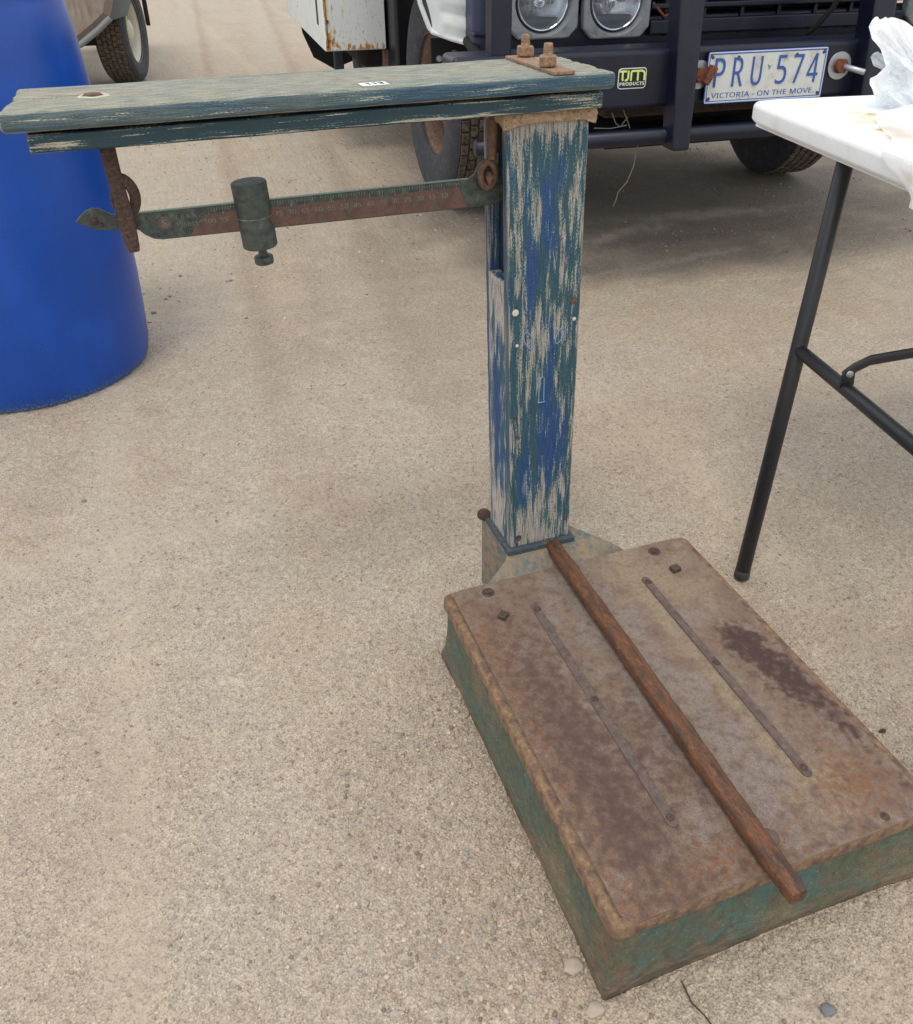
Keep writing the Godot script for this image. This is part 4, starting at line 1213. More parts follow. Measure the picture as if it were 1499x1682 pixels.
# ------------------------------------------------------------------ blue drum
func make_drum() -> void:
	var d := thing("plastic_drum", "large blue plastic drum standing left of the scale", "drum", Vector3(-0.687, 0, -1.417))
	put("shell", lathe([Vector2(0.2795, -0.004), Vector2(0.2865, 0.003), Vector2(0.2905, 0.012), Vector2(0.2945, 0.030), Vector2(0.2972, 0.052), Vector2(0.2985, 0.075), Vector2(0.3005, 0.12), Vector2(0.3036, 0.22), Vector2(0.3035, 0.30), Vector2(0.3015, 0.40), Vector2(0.2976, 0.50), Vector2(0.2928, 0.585), Vector2(0.2888, 0.68), Vector2(0.2811, 0.79), Vector2(0.2712, 0.866), Vector2(0.262, 0.89), Vector2(0.264, 0.90), Vector2(0.272, 0.905), Vector2(0.274, 0.925), Vector2(0.268, 0.935), Vector2(0.255, 0.935)], 128), M.drum, d, "blue shell with scratches and grey scuffs round its foot")
	put("lid", lathe([Vector2(0.258, 0.918), Vector2(0.10, 0.922), Vector2(0.00001, 0.922)], 64), M.drum_lid, d)
	put("bottom", lathe([Vector2(0.00001, 0.010), Vector2(0.2795, 0.010)], 64), M.drum_lid, d)
	for q in [[0.13, 0.02], [-0.14, 0.02]]:
		put("bung", lathe([Vector2(0.034, 0.0), Vector2(0.034, 0.014), Vector2(0.028, 0.018), Vector2(0.00001, 0.018)], 24, Transform3D(Basis.IDENTITY, Vector3(q[0], 0.920, q[1]))), M.drum_lid, d)

# ------------------------------------------------------------------ folding table with plastic and paper on it
func make_table() -> void:
	var yaw := -0.18
	var t := thing("folding_table", "white plastic folding table with dark tube legs and yellow stains", "table", Vector3(0.687, 0, -0.358), yaw)
	# local: x along the table, z across it toward the viewer, corner at the origin
	var L := 1.35
	var D := 0.62
	var top := rbox(Vector3(L / 2, 0.7195, D / 2), Vector3(L, 0.037, D), 0.010, 0.04)
	top.warp(func(p: Vector3) -> Vector3:
		var q := Vector2(p.x - L / 2, p.z - D / 2)
		var cr := 0.035
		var e := Vector2(maxf(absf(q.x) - (L / 2 - cr), 0), maxf(absf(q.y) - (D / 2 - cr), 0))
		if e.x > 0 and e.y > 0:
			e *= max(e.x, e.y) / e.length()
			q = Vector2(signf(q.x) * (L / 2 - cr + e.x), signf(q.y) * (D / 2 - cr + e.y))
		var ins := 0.0
		if p.y < 0.712: ins = (0.712 - p.y) * 0.35
		return Vector3(L / 2 + q.x * (1.0 - ins * 2.0 / L), p.y, D / 2 + q.y * (1.0 - ins * 2.0 / D)))
	top.renormal()
	put("tabletop", top, M.table_body, t, "white moulded tabletop with rounded corner and yellow stains")
	put("raised_field", rbox(Vector3(L / 2, 0.7383, D / 2), Vector3(L - 0.09, 0.0016, D - 0.09), 0.0007), M.table_top, t)
	put("under_rim", rbox(Vector3(L / 2, 0.6995, D / 2), Vector3(L - 0.03, 0.006, D - 0.03), 0.002), M.table_edge, t)
	# drip of yellow on the near edge
	put("drip", tube([Vector3(0.004, 0.7365, 0.475), Vector3(-0.0012, 0.728, 0.476), Vector3(-0.0012, 0.715, 0.476), Vector3(0.001, 0.703, 0.477)], [0.003, 0.0042, 0.0036, 0.001], 8, true, 0.3, Vector3(1, 0, 0)), M.table_drip, t)
	var inv := Transform3D(Basis(Vector3.UP, yaw), Vector3(0.687, 0, -0.358)).affine_inverse()
	var foot: Vector3 = inv * Vector3(0.560, 0, 0.002)
	var head: Vector3 = inv * Vector3(0.680, 0.7, -0.092)
	foot.y = -0.003
	head.y = 0.702
	var f2 := foot + Vector3(0, 0, 0.50)
	var h2 := head + Vector3(0, 0, 0.46)
	for q in [[foot, head], [f2, h2]]:
		put("leg", cyl(q[0] + (q[1] - q[0]) * 0.022, q[1], 0.0127, 20), M.leg_paint, t)
		put("foot_cap", cyl(q[0], q[0] + (q[1] - q[0]) * 0.024, 0.0133, 20, 0.002), M.rubber, t)
	var j1 := foot.lerp(head, 0.585)
	var j2 := f2.lerp(h2, 0.585)
	put("cross_tube", cyl(j1, j2, 0.0105, 18), M.leg_paint, t)
	var bp := j1.lerp(j2, 0.27)
	var br := put("brace", tube([bp + Vector3(-0.002, 0.018, 0.004), bp + Vector3(0.012, 0.030, 0.004), bp + Vector3(0.034, 0.040, 0.004), bp + Vector3(0.10, 0.046, 0.004), bp + Vector3(0.20, 0.075, 0.004), bp + Vector3(0.50, 0.288, 0.004)], 0.0088, 10, true, 0.42, Vector3(0, 0, 1)), M.leg_paint, t)
	put("bracket", prism([Vector2(-0.011, -0.004), Vector2(0.012, -0.004), Vector2(0.009, 0.022), Vector2(0.002, 0.029), Vector2(-0.006, 0.026), Vector2(-0.010, 0.016)], 0.0045, 0.0008), M.leg_paint, br).position = bp + Vector3(0, 0.006, 0.010)
	put("pivot_rivet", lathe([Vector2(0.0058, 0), Vector2(0.0052, 0.0018), Vector2(0.003, 0.0026), Vector2(0.00001, 0.0028)], 16, Transform3D(Basis(Vector3.RIGHT, PI / 2), bp + Vector3(0.0, 0.0245, 0.0125))), M.steel, br)
	# far pair of legs, beyond the frame
	for q in [0.12, 0.52]:
		put("leg", cyl(Vector3(L - 0.20, 0.702, q), Vector3(L - 0.10, 0.0, q), 0.0127, 16), M.leg_paint, t)
	put("cross_tube", cyl(Vector3(L - 0.158, 0.41, 0.12), Vector3(L - 0.158, 0.41, 0.52), 0.0105, 16), M.leg_paint, t)
	# crumpled plastic bag standing on the table: sheets of film folded upon each other
	var fn := FastNoiseLite.new()
	fn.seed = 8; fn.frequency = 1.0; fn.fractal_octaves = 2
	var edge := [[0.0, 0.0], [0.12, -0.009], [0.26, -0.019], [0.36, -0.020], [0.40, -0.012], [0.51, -0.001], [0.66, -0.015], [0.77, -0.031], [0.92, -0.039], [1.0, -0.036]]
	var bag_root := thing("plastic_bag", "crumpled translucent white plastic bag standing on the white table", "plastic bag", Vector3(0.827, 0.739, -0.206), -0.78)
	for layer in 2:
		var sheet := grid(64, 72, func(u: float, w: float) -> Vector3:
			var l := 0.0
			for k in edge.size() - 1:
				if w >= edge[k][0]: l = lerpf(edge[k][1], edge[k + 1][1], clampf((w - edge[k][0]) / (edge[k + 1][0] - edge[k][0]), 0, 1))
			var high := 0.129
			if u < 0.1: high = 0.126 + 0.006 * absf(sin(u * 60.0))
			else: high = 0.131 - 0.055 * ss(0.12, 0.55, u) + 0.012 * sin(u * 22.0) * ss(0.4, 0.6, u)
			if layer == 1: high *= 0.62
			var x := lerpf(l, 0.20, u)
			if layer == 1: x += 0.012
			var f := 0.055 * fn.get_noise_2d(u * 3.0 + w * 1.2 + layer * 7.0, w * 0.8) - 0.022 * absf(fn.get_noise_2d(u * 5.0 + 3.0 + w * 1.0, w * 1.4 + u * 1.0 + layer * 5.0))
			return Vector3(x, maxf(w * high, 0.0005), f + 0.012 * layer + 0.05 * sin(u * 5.0) * (1.0 - w)))
		put("film_sheet", sheet, M.film if layer == 0 else M.clear_film, bag_root)
	# white paper lying on the table and hanging over its near left edge
	var paper := grid(30, 48, func(u: float, w: float) -> Vector3:
		# w from the hanging hem up over the edge and across the table; u along the table's edge toward the viewer
		var a := w * 0.235 - 0.055
		var z0 := lerpf(0.405, 0.190, ss(0.0, 0.13, a)) if a > 0.0 else lerpf(0.405, 0.49, ss(0.0, -0.045, a))
		var zz := lerpf(z0, 0.64, u)
		var x := a
		var y := 0.7412 + 0.006 * maxf(fn.get_noise_2d(u * 3.0 + 2.0, w * 4.0), 0.0) + 0.014 * ss(0.10, 0.18, a) * absf(sin(u * 5.0 + w))
		if a < 0.0:
			x = -0.0045 - 0.003 * absf(fn.get_noise_2d(u * 4.0, a * 30.0)) - 0.12 * a * a
			y = 0.7412 + a * 0.97
		elif a < 0.006:
			x = lerpf(-0.0045, 0.006, a / 0.006)
		return Vector3(x, y, zz))
	var po := put("paper_sheet", paper, M.film)
	po.transform = Transform3D(Basis(Vector3.UP, yaw), Vector3(0.687, 0, -0.358))
	tag(po, "white paper sheet hanging over the edge of the white table", "paper")

# ------------------------------------------------------------------ truck
func wheel(parent: Node, at: Vector3, r: float, w: float, rr: float, out: float, rim_mat: Material, turn := 0.0) -> void:
	var b := Basis(Vector3.UP, turn) * Basis(Vector3.BACK, PI / 2 * -out)   # axis along x; the outer face looks to out
	var x := Transform3D(b, at)
	var h := w / 2
	var ty := put("tyre", lathe([Vector2(rr, -h * 0.7), Vector2(rr + 0.02, -h * 0.94), Vector2(r * 0.82, -h), Vector2(r * 0.93, -h * 0.95), Vector2(r * 0.975, -h * 0.82), Vector2(r * 0.985, -h * 0.78)], 64, x), M.tyre, parent)
	var side := lathe([Vector2(r * 0.985, h * 0.78), Vector2(r * 0.975, h * 0.82), Vector2(r * 0.93, h * 0.95), Vector2(r * 0.90, h * 0.97), Vector2(r * 0.895, h * 0.985), Vector2(r * 0.82, h), Vector2(rr + 0.03, h * 0.96), Vector2(rr + 0.012, h * 0.9), Vector2(rr, h * 0.76)], 64, x)
	put("tyre_wall", side, M.tyre, ty)
	var tread := MB.new()
	# ribs round the tread, each broken into blocks
	var ribs := [-0.62, -0.31, 0.0, 0.31, 0.62]
	tread.add(lathe([Vector2(r * 0.985, -h * 0.79), Vector2(r * 0.968, -h * 0.7), Vector2(r * 0.968, h * 0.7), Vector2(r * 0.985, h * 0.79)], 64))
	for k in ribs.size():
		for i in 56:
			var th := TAU * (i + 0.5 * (k % 2)) / 56.0
			var bl := rbox(Vector3.ZERO, Vector3(0.022, h * 0.25, TAU * r / 56.0 * 0.82), 0.003)
			bl.move(Transform3D(Basis(Vector3.UP, th) * Basis(Vector3.RIGHT, 0.0), Vector3(cos(th), 0, -sin(th)) * (r - 0.011) + Vector3.UP * h * ribs[k]))
			tread.add(bl)
	tread.move(x)
	var to := put("tread", tread, M.tread, ty)
	to.set_meta("kind", "stuff")
	var ro := put("rim", lathe([Vector2(rr, -h * 0.72), Vector2(rr - 0.02, -h * 0.4), Vector2(rr - 0.025, h * 0.45), Vector2(rr - 0.006, h * 0.66), Vector2(rr + 0.012, h * 0.80), Vector2(rr + 0.014, h * 0.84), Vector2(rr + 0.004, h * 0.84)], 56, x), rim_mat, parent)
	put("wheel_disc", lathe([Vector2(rr - 0.022, h * 0.05), Vector2(rr * 0.80, h * -0.05), Vector2(rr * 0.62, h * 0.22), Vector2(rr * 0.36, h * 0.26), Vector2(rr * 0.34, h * 0.60), Vector2(rr * 0.22, h * 0.72), Vector2(0.00001, h * 0.72)], 48, x), rim_mat, ro)
	for k in 6:
		var th := TAU * k / 6.0 + 0.3
		var c := Vector3(cos(th), 0, -sin(th)) * rr * 0.50 + Vector3.UP * h * 0.24
		var nb := lathe([Vector2(0.011, 0), Vector2(0.011, 0.014), Vector2(0.007, 0.018), Vector2(0.00001, 0.018)], 6, Transform3D(Basis.IDENTITY, c), true)
		nb.move(x)
		put("wheel_nut", nb, rim_mat, ro)
		var c2 := Vector3(cos(th + 0.5), 0, -sin(th + 0.5)) * rr * 0.79 + Vector3.UP * h * -0.03
		var hb := lathe([Vector2(0.024, 0.0), Vector2(0.024, 0.012), Vector2(0.00001, 0.012)], 16, Transform3D(Basis.IDENTITY, c2))
		hb.move(x)
		put("hand_hole", hb, M.black, ro)

func make_truck() -> void:
	var t := thing("truck", "white and navy truck with a steel bull bar parked behind the scale", "truck", Vector3(1.197, 0, -1.231), -0.093)
	# local: x to the viewer's right, z toward the viewer, bumper face at z = 0
	# bull bar
	var ch := rbox(Vector3(0.20, 0.633, -0.075), Vector3(1.84, 0.155, 0.13), 0.016, 0.05)
	put("bumper", ch, M.navy, t, "navy steel channel bumper")
	for q in [[-0.078, 0.052, 0.012], [0.508, 0.052, 0.012]]:
		var up := rbox(Vector3(0, 0, 0), Vector3(0.052, 0.70, 0.075), 0.008)
		up.warp(func(p: Vector3) -> Vector3:
			var k := p.y + 0.35
			var back := ss(0.26, 0.36, k) * 0.018 + maxf(k - 0.33, 0.0) * 0.10
			var side := -signf(0.21 - q[0]) * 0.0
			return Vector3(q[0] + p.x * (1.0 + ss(0.25, 0.6, k) * 0.75) + side, 0.450 + k, 0.020 + p.z - back))
		up.renormal()
		put("upright", up, M.navy, t, "navy bull bar upright")
	for q in [-0.582, 1.07]:
		put("outer_upright", rbox(Vector3(q, 0.79, -0.06), Vector3(0.055, 0.30, 0.07), 0.01), M.navy, t)
	put("lower_pipe", cyl(Vector3(-0.66, 0.4815, -0.01), Vector3(1.08, 0.4815, -0.01), 0.0225, 24, 0.004), M.navy, t, "scuffed navy pipe under the bumper")
	for q in [-0.082, 0.50]:
		put("pipe_clamp", cyl(Vector3(q - 0.012, 0.4815, -0.01), Vector3(q + 0.004, 0.4815, -0.01), 0.0255, 20), M.wheel_rust, t)
	put("top_rail", cyl(Vector3(-0.66, 1.02, -0.10), Vector3(1.08, 1.02, -0.10), 0.025, 20), M.navy, t)
	put("middle_rail", rbox(Vector3(0.21, 0.855, -0.09), Vector3(1.66, 0.022, 0.03), 0.006), M.navy, t)
	# round washers with rusty stubs either side of the number plate
	for q in [[-0.017, 0.638, 0], [0.424, 0.642, 1]]:
		var at := Vector3(q[0], q[1], -0.009)
		var w := put("washer", lathe([Vector2(0.008, 0), Vector2(0.0365, 0), Vector2(0.0375, 0.002), Vector2(0.0365, 0.004), Vector2(0.008, 0.004)], 28, Transform3D(Basis(Vector3.RIGHT, PI / 2), at)), M.zinc, t, "round zinc washer bolted to the bumper")
		put("stub", lathe([Vector2(0.021, 0.003), Vector2(0.021, 0.018), Vector2(0.019, 0.021), Vector2(0.00001, 0.021)], 6, Transform3D(Basis(Vector3.RIGHT, PI / 2), at), true), M.hitch_rust, w)
		if q[2] == 1:
			put("pin", cyl(at + Vector3(0.004, 0, 0.018), at + Vector3(0.042, -0.012, 0.064), 0.0085, 14, 0.002), M.zinc, w)
		else:
			put("pin", rbox(Vector3.ZERO, Vector3(0.02, 0.05, 0.03), 0.004), M.hitch_rust, w).transform = Transform3D(Basis(Vector3.BACK, -0.5), at + Vector3(0.018, 0.002, 0.024))
	# number plate
	var plw := 0.372
	var plh := 0.134
	var np := put("number_plate", plate_shape(plw, plh, 0.0015, 0.0), M.plate_blue, t, "bent white number plate with blue characters")
	np.transform = Transform3D(Basis(Vector3.RIGHT, -0.03), Vector3(0.184, 0.629, 0.006))
	put("plate_face", plate_shape(plw - 0.016, plh - 0.016, 0.0012, 0.0), M.plate_white, np).position = Vector3(0, 0, 0.0008)
	var pr := []
	for k in 5:
		var sg: Array = [[-1, -1], [1, -1], [1, 1], [-1, 1], [-1, -1]][k]
		pr.append(Vector3(sg[0] * (plw / 2 - 0.0035), sg[1] * (plh / 2 - 0.0035), 0.0012))
	for k in 4:
		put("plate_border", tube([pr[k], pr[k + 1]], 0.0019, 8), M.plate_pale, np)
	for q in [["P", 0.105, 0.032], ["R", 0.258, 0.033], ["U", 0.412, 0.032], ["5", 0.622, 0.032], ["7", 0.758, 0.031], ["4", 0.890, 0.034]]:
		lettering("plate_character", q[0], 0.0745, q[2], 0.002, M.plate_blue, np, Vector3((q[1] - 0.5) * plw, 0.0135, 0.0022), false)
	var dot := mat(rgb(120, 126, 122), 0.6)
	put("plate_badge", prism([Vector2(-0.006, 0.008), Vector2(0, -0.008), Vector2(0.008, 0.006), Vector2(0.002, 0.002)], 0.001, 0.0002), dot, np).position = Vector3((0.515 - 0.5) * plw, 0.022, 0.0018)
	lettering("plate_slogan", "VICTORIA - ON THE MOVE.", 0.0135, 0.325, 0.0008, M.plate_blue, np, Vector3(-0.002, -0.0455, 0.0018))
	for q in [[-0.172, 0.053], [0.172, 0.053], [-0.172, -0.053], [0.172, -0.053], [-0.093, 0.051], [0.088, 0.051]]:
		put("plate_bolt", lathe([Vector2(0.0042, 0), Vector2(0.004, 0.0016), Vector2(0.00001, 0.002)], 12, Transform3D(Basis(Vector3.RIGHT, PI / 2), Vector3(q[0], q[1], 0.0014))), M.dark_rust, np)
	# maker's sticker on the bumper
	var sx := -0.2155
	var sy := 0.638
	var bs := put("bumper_sticker", rounded_prism(0.083, 0.053, 0.009, 0.0012), M.logo_white, t, "square maker's sticker in black, white and lime on the bumper")
	bs.position = Vector3(sx, sy, -0.0096)
	put("sticker_field", rounded_prism(0.078, 0.048, 0.007, 0.0012), M.logo_black, bs).position = Vector3(0, 0, 0.0005)
	logo_letters(bs)
	lettering("sticker_word", "PRODUCTS", 0.0088, 0.073, 0.0006, M.logo_white, bs, Vector3(0, -0.0135, 0.0013), true)
	# headlamp pairs
	for q in [[-0.386, 0.812], [-0.162, 0.806], [0.92, 0.806], [1.145, 0.812]]:
		headlamp(t, q[0], q[1], -0.26)
	# nose panels
	put("lamp_panel", rbox(Vector3(0.36, 0.69, -0.315), Vector3(1.72, 0.16, 0.06), 0.015), M.navy, t)
	put("nose_panel", rbox(Vector3(0.36, 0.95, -0.34), Vector3(1.72, 0.30, 0.04), 0.012), M.navy, t)
	put("valance", rbox(Vector3(0.36, 0.655, -0.295), Vector3(1.20, 0.018, 0.05), 0.005), M.black, t)
	for k in 6:
		put("grille_bar", rbox(Vector3(0.375, 0.735 + k * 0.055, -0.285), Vector3(0.86, 0.016 if k != 0 else 0.04, 0.05), 0.005), M.navy, t)
	for k in 7:
		put("grille_post", rbox(Vector3(0.0 + k * 0.125, 0.86, -0.292), Vector3(0.012, 0.30, 0.03), 0.003), M.navy, t)
	put("bonnet", rbox(Vector3(0.36, 1.12, -1.0), Vector3(1.70, 0.10, 1.36), 0.04, 0.2), M.white_paint, t)
	put("radiator", rbox(Vector3(0.36, 0.78, -0.46), Vector3(1.0, 0.60, 0.06), 0.01), M.black, t)
	# left front wing: white flared panel round the wheel
	var wing := grid(20, 26, func(u: float, w: float) -> Vector3:
		var y := lerpf(0.690, 1.10, w)
		var xl := lerpf(-0.655, -0.695, ss(0.0, 0.5, w)) - 0.03 * ss(0.3, 1.0, w)
		var x := lerpf(xl, -0.555, u)
		var yy := y + (1.0 - u) * 0.030 * (1.0 - w)
		var crease := 0.013 * exp(-pow((yy - 0.785 + 0.02 * u) / 0.010, 2)) * ss(0.2, 0.4, u) + 0.010 * exp(-pow((yy - 0.725 + 0.02 * u) / 0.010, 2)) * ss(0.2, 0.4, u)
		return Vector3(x, yy, -0.47 - 0.05 * (1.0 - u) * (1.0 - u) - crease))
	var wg := put("front_wing", wing, M.white_paint, t, "white flared front wing with two creases")
	put("wing_lip", tube([Vector3(-0.757, 1.1, -0.53), Vector3(-0.712, 0.90, -0.528), Vector3(-0.690, 0.80, -0.526), Vector3(-0.665, 0.735, -0.524), Vector3(-0.655, 0.722, -0.522), Vector3(-0.60, 0.703, -0.492), Vector3(-0.555, 0.691, -0.472)], 0.0075, 10), M.white_paint, wg)
	put("wing_side", rbox(Vector3(-0.66, 1.0, -1.25), Vector3(0.06, 0.30, 1.50), 0.02), M.white_paint, t)
	put("wing_side", rbox(Vector3(1.40, 0.95, -1.0), Vector3(0.06, 0.45, 1.30), 0.02), M.white_paint, t)
	put("wing_corner", rbox(Vector3(-0.525, 0.81, -0.44), Vector3(0.075, 0.27, 0.12), 0.028, 0.03), mat(rgb(44, 50, 76), 0.45), t, "navy corner panel beside the wing")
	put("wing_corner", rbox(Vector3(1.30, 0.81, -0.44), Vector3(0.13, 0.27, 0.12), 0.028, 0.03), M.navy, t)
	put("corner_step", rbox(Vector3(-0.525, 0.725, -0.415), Vector3(0.082, 0.012, 0.10), 0.004), M.navy, t)
	put("splash_guard", prism([Vector2(-0.70, 0.60), Vector2(-0.50, 0.60), Vector2(-0.48, 0.69), Vector2(-0.70, 0.70)], 0.012, 0.002), M.black, t).position = Vector3(0.05, 0, -0.58)
	for q in [[-0.625, 0.64], [-0.575, 0.655]]:
		put("guard_bolt", lathe([Vector2(0.010, 0), Vector2(0.009, 0.006), Vector2(0.00001, 0.007)], 14, Transform3D(Basis(Vector3.RIGHT, PI / 2), Vector3(q[0], q[1], -0.572))), M.zinc if q[0] < -0.6 else M.wheel_rust, t)
	put("bar_bracket", rbox(Vector3(-0.59, 0.655, -0.22), Vector3(0.10, 0.035, 0.30), 0.012), M.navy, t)
	put("step_bracket", cyl(Vector3(-0.56, 0.70, -0.46), Vector3(-0.56, 0.66, -0.30), 0.016, 14), M.black, t)
	# wheels, axle, chassis
	wheel(t, Vector3(-0.400, 0.412, -1.31), 0.415, 0.215, 0.226, -1.0, M.wheel_rust, 0.035)
	wheel(t, Vector3(1.115, 0.405, -1.31), 0.405, 0.215, 0.222, 1.0, M.wheel_rust, -0.06)
	wheel(t, Vector3(-0.30, 0.405, -3.95), 0.405, 0.215, 0.222, -1.0, M.wheel_rust)
	wheel(t, Vector3(1.10, 0.405, -3.95), 0.405, 0.215, 0.222, 1.0, M.wheel_rust)
	put("axle", cyl(Vector3(-0.30, 0.40, -1.31), Vector3(1.02, 0.40, -1.31), 0.055, 18), M.black, t)
	put("axle", cyl(Vector3(-0.30, 0.40, -3.95), Vector3(1.02, 0.40, -3.95), 0.06, 18), M.black, t)
	for q in [0.02, 0.70]:
		put("chassis_rail", rbox(Vector3(q, 0.58, -2.5), Vector3(0.07, 0.14, 4.6), 0.01), M.black, t)
	put("engine_sump", rbox(Vector3(0.36, 0.62, -1.2), Vector3(0.62, 0.45, 1.2), 0.04), M.black, t)
	put("engine_tray", rbox(Vector3(0.36, 0.36, -1.0), Vector3(0.9, 0.02, 1.1), 0.006), M.black, t)  # unseen pan added to close the underbody and deepen the shade below
	put("cross_member", rbox(Vector3(0.36, 0.54, -0.22), Vector3(1.16, 0.07, 0.10), 0.01), tinted(M.wheel_rust, Color(0.45, 0.42, 0.4)), t)
	put("inner_guard", rbox(Vector3(-0.36, 0.93, -1.35), Vector3(0.5, 0.16, 1.1), 0.03), M.black, t)
	put("inner_guard", rbox(Vector3(1.10, 0.93, -1.35), Vector3(0.5, 0.16, 1.1), 0.03), M.black, t)
	# cab
	put("cab", prism([Vector2(-1.66, 0.62), Vector2(-1.66, 1.18), Vector2(-2.0, 1.75), Vector2(-2.30, 1.80), Vector2(-3.0, 1.80), Vector2(-3.0, 0.62)], 1.6, 0.02), M.white_paint, t).transform = Transform3D(Basis(Vector3(0, 0, 1), Vector3.UP, Vector3(-1, 0, 0)), Vector3(0.44, 0, 0))
	var glass := mat(rgb(20, 26, 30), 0.06)
	var ws := put("windscreen", rbox(Vector3.ZERO, Vector3(1.40, 0.56, 0.012), 0.004), glass, t)
	ws.transform = Transform3D(Basis(Vector3.RIGHT, -0.537), Vector3(0.44, 1.45, -1.812))
	# dark cab wall and service box behind the front wheel
	put("cab_wall", rbox(Vector3(-0.335, 0.80, -2.16), Vector3(0.33, 0.90, 0.30), 0.02), tinted(M.navy, Color(0.5, 0.5, 0.55)), t)
	var bx := put("service_box", rbox(Vector3(-0.660, 0.935, -3.35), Vector3(0.298, 0.888, 2.3), 0.006), M.white_paint, t, "white steel service box streaked with rust")
	put("box_front", rbox(Vector3(-0.658, 0.936, -2.198), Vector3(0.290, 0.882, 0.004), 0.0015), M.box_front, bx)
	put("box_seam", rbox(Vector3(-0.8100, 0.98, -2.42), Vector3(0.003, 0.78, 0.06), 0.001), M.black, bx)
	put("box_seam", rbox(Vector3(-0.792, 0.936, -2.1955), Vector3(0.004, 0.86, 0.002), 0.0005), M.dark_rust, bx)
	put("box_latch", rbox(Vector3(-0.789, 0.62, -2.192), Vector3(0.012, 0.014, 0.010), 0.002), M.hitch_rust, bx)
	put("mud_flap", prism([Vector2(-0.81, 0.60), Vector2(-0.795, 0.45), Vector2(-0.74, 0.31), Vector2(-0.62, 0.24), Vector2(-0.50, 0.28), Vector2(-0.50, 0.60)], 0.02, 0.003), M.black, t).position = Vector3(0.0, 0, -3.55)
	put("mud_flap_stay", rbox(Vector3(-0.70, 0.42, -2.6), Vector3(0.05, 0.36, 0.04), 0.008), M.tyre, t)
	put("box_bearer", rbox(Vector3(-0.50, 0.42, -2.25), Vector3(0.045, 0.13, 0.05), 0.004), M.wheel_rust, t)
	put("box_bearer", rbox(Vector3(-0.44, 0.42, -2.25), Vector3(0.035, 0.13, 0.05), 0.004), M.tread, t)
	put("tray_body", rbox(Vector3(0.36, 0.98, -4.1), Vector3(1.6, 0.66, 1.9), 0.02), M.white_paint, t)
	put("tank", rbox(Vector3(-0.42, 0.55, -2.55), Vector3(0.44, 0.30, 0.55), 0.05), M.black, t)
	# loose hoses
	put("hose", tube([Vector3(0.53, 0.90, -0.20), Vector3(0.50, 0.84, -0.16), Vector3(0.47, 0.78, -0.15), Vector3(0.44, 0.73, -0.17), Vector3(0.42, 0.70, -0.2)], 0.008, 8), M.black, t)
	put("hose", tube([Vector3(-0.05, 0.80, -0.27), Vector3(-0.02, 0.765, -0.25), Vector3(0.03, 0.775, -0.255), Vector3(0.05, 0.80, -0.27)], 0.004, 8), M.hitch_rust, t)
	# straws caught behind the lower pipe
	for q in [[[-0.25, 0.545], [-0.235, 0.515], [-0.22, 0.505], [-0.20, 0.53]], [[-0.215, 0.55], [-0.20, 0.52], [-0.19, 0.50]], [[-0.30, 0.506], [-0.25, 0.502], [-0.20, 0.508]]]:
		var pts := []
		for k in q: pts.append(Vector3(k[0], k[1], -0.05))
		put("caught_straw", tube(pts, 0.0016, 6), M.straw, t)
	var st := tube([Vector3(1.197 - 0.17 - 0.06, 0.462, -1.231 - 0.035), Vector3(1.027 - 0.06, 0.43, -1.24 - 0.035), Vector3(1.028 - 0.06, 0.395, -1.282), Vector3(1.012 - 0.06, 0.352, -1.284), Vector3(0.985 - 0.06, 0.322, -1.286), Vector3(0.983 - 0.06, 0.305, -1.286), Vector3(0.975 - 0.06, 0.283, -1.288)], [0.0018, 0.0016, 0.0016, 0.0013, 0.0011, 0.0014, 0.0007], 6)
	var so := put("dry_stem", st, M.straw)
	so.position = Vector3(0.058, 0, 0.0)
	tag(so, "thin dry plant stem hanging from the navy pipe under the bumper", "plant stem")

func plate_shape(w: float, h: float, d: float, _b: float) -> MB:
	var m := rounded_prism(w, h, 0.012, d)
	return m

func rounded_prism(w: float, h: float, r: float, d: float) -> MB:
	var pts := []
	for q in [[1, 1, 0.0], [-1, 1, 90.0], [-1, -1, 180.0], [1, -1, 270.0]]:
		for k in 5:
			var th := deg_to_rad(q[2] + k * 22.5)
			pts.append(Vector2(q[0] * (w / 2 - r) + cos(th) * r, q[1] * (h / 2 - r) + sin(th) * r))
	return prism(pts, d, d * 0.2)

# the sticker's three joined lime letters: a barred hook, its mirror, and a two-arched m
func logo_letters(parent: Node) -> void:
	var z := 0.0012
	var bars := [
		[[-0.0370, 0.0185], [-0.0185, 0.0185]],
		[[-0.0290, 0.0185], [-0.0290, 0.0000], [-0.0275, -0.0040]],
		[[-0.0125, 0.0190], [-0.0125, 0.0020], [-0.0150, -0.0030], [-0.0205, -0.0045]],
		[[-0.0040, -0.0050], [-0.0040, 0.0150], [-0.0015, 0.0185], [0.0275, 0.0185], [0.0325, 0.0160], [0.0350, 0.0115], [0.0350, -0.0050]],
		[[0.0155, 0.0175], [0.0155, -0.0050]]]
	var all := MB.new()
	for b in bars:
		for k in b.size() - 1:
			var p := Vector2(b[k][0], b[k][1])
			var q := Vector2(b[k + 1][0], b[k + 1][1])
			var d := (q - p).normalized() * 0.0018
			var o := rbox(Vector3.ZERO, Vector3((q - p).length() + 0.0024, 0.0050, 0.0008), 0.0001)
			o.move(Transform3D(Basis(Vector3.BACK, (q - p).angle()), Vector3((p.x + q.x) / 2, (p.y + q.y) / 2, z + 0.00002 * all.v.size() / 100.0)))
			all.add(o)
	put("sticker_letters", all, M.logo_green, parent)

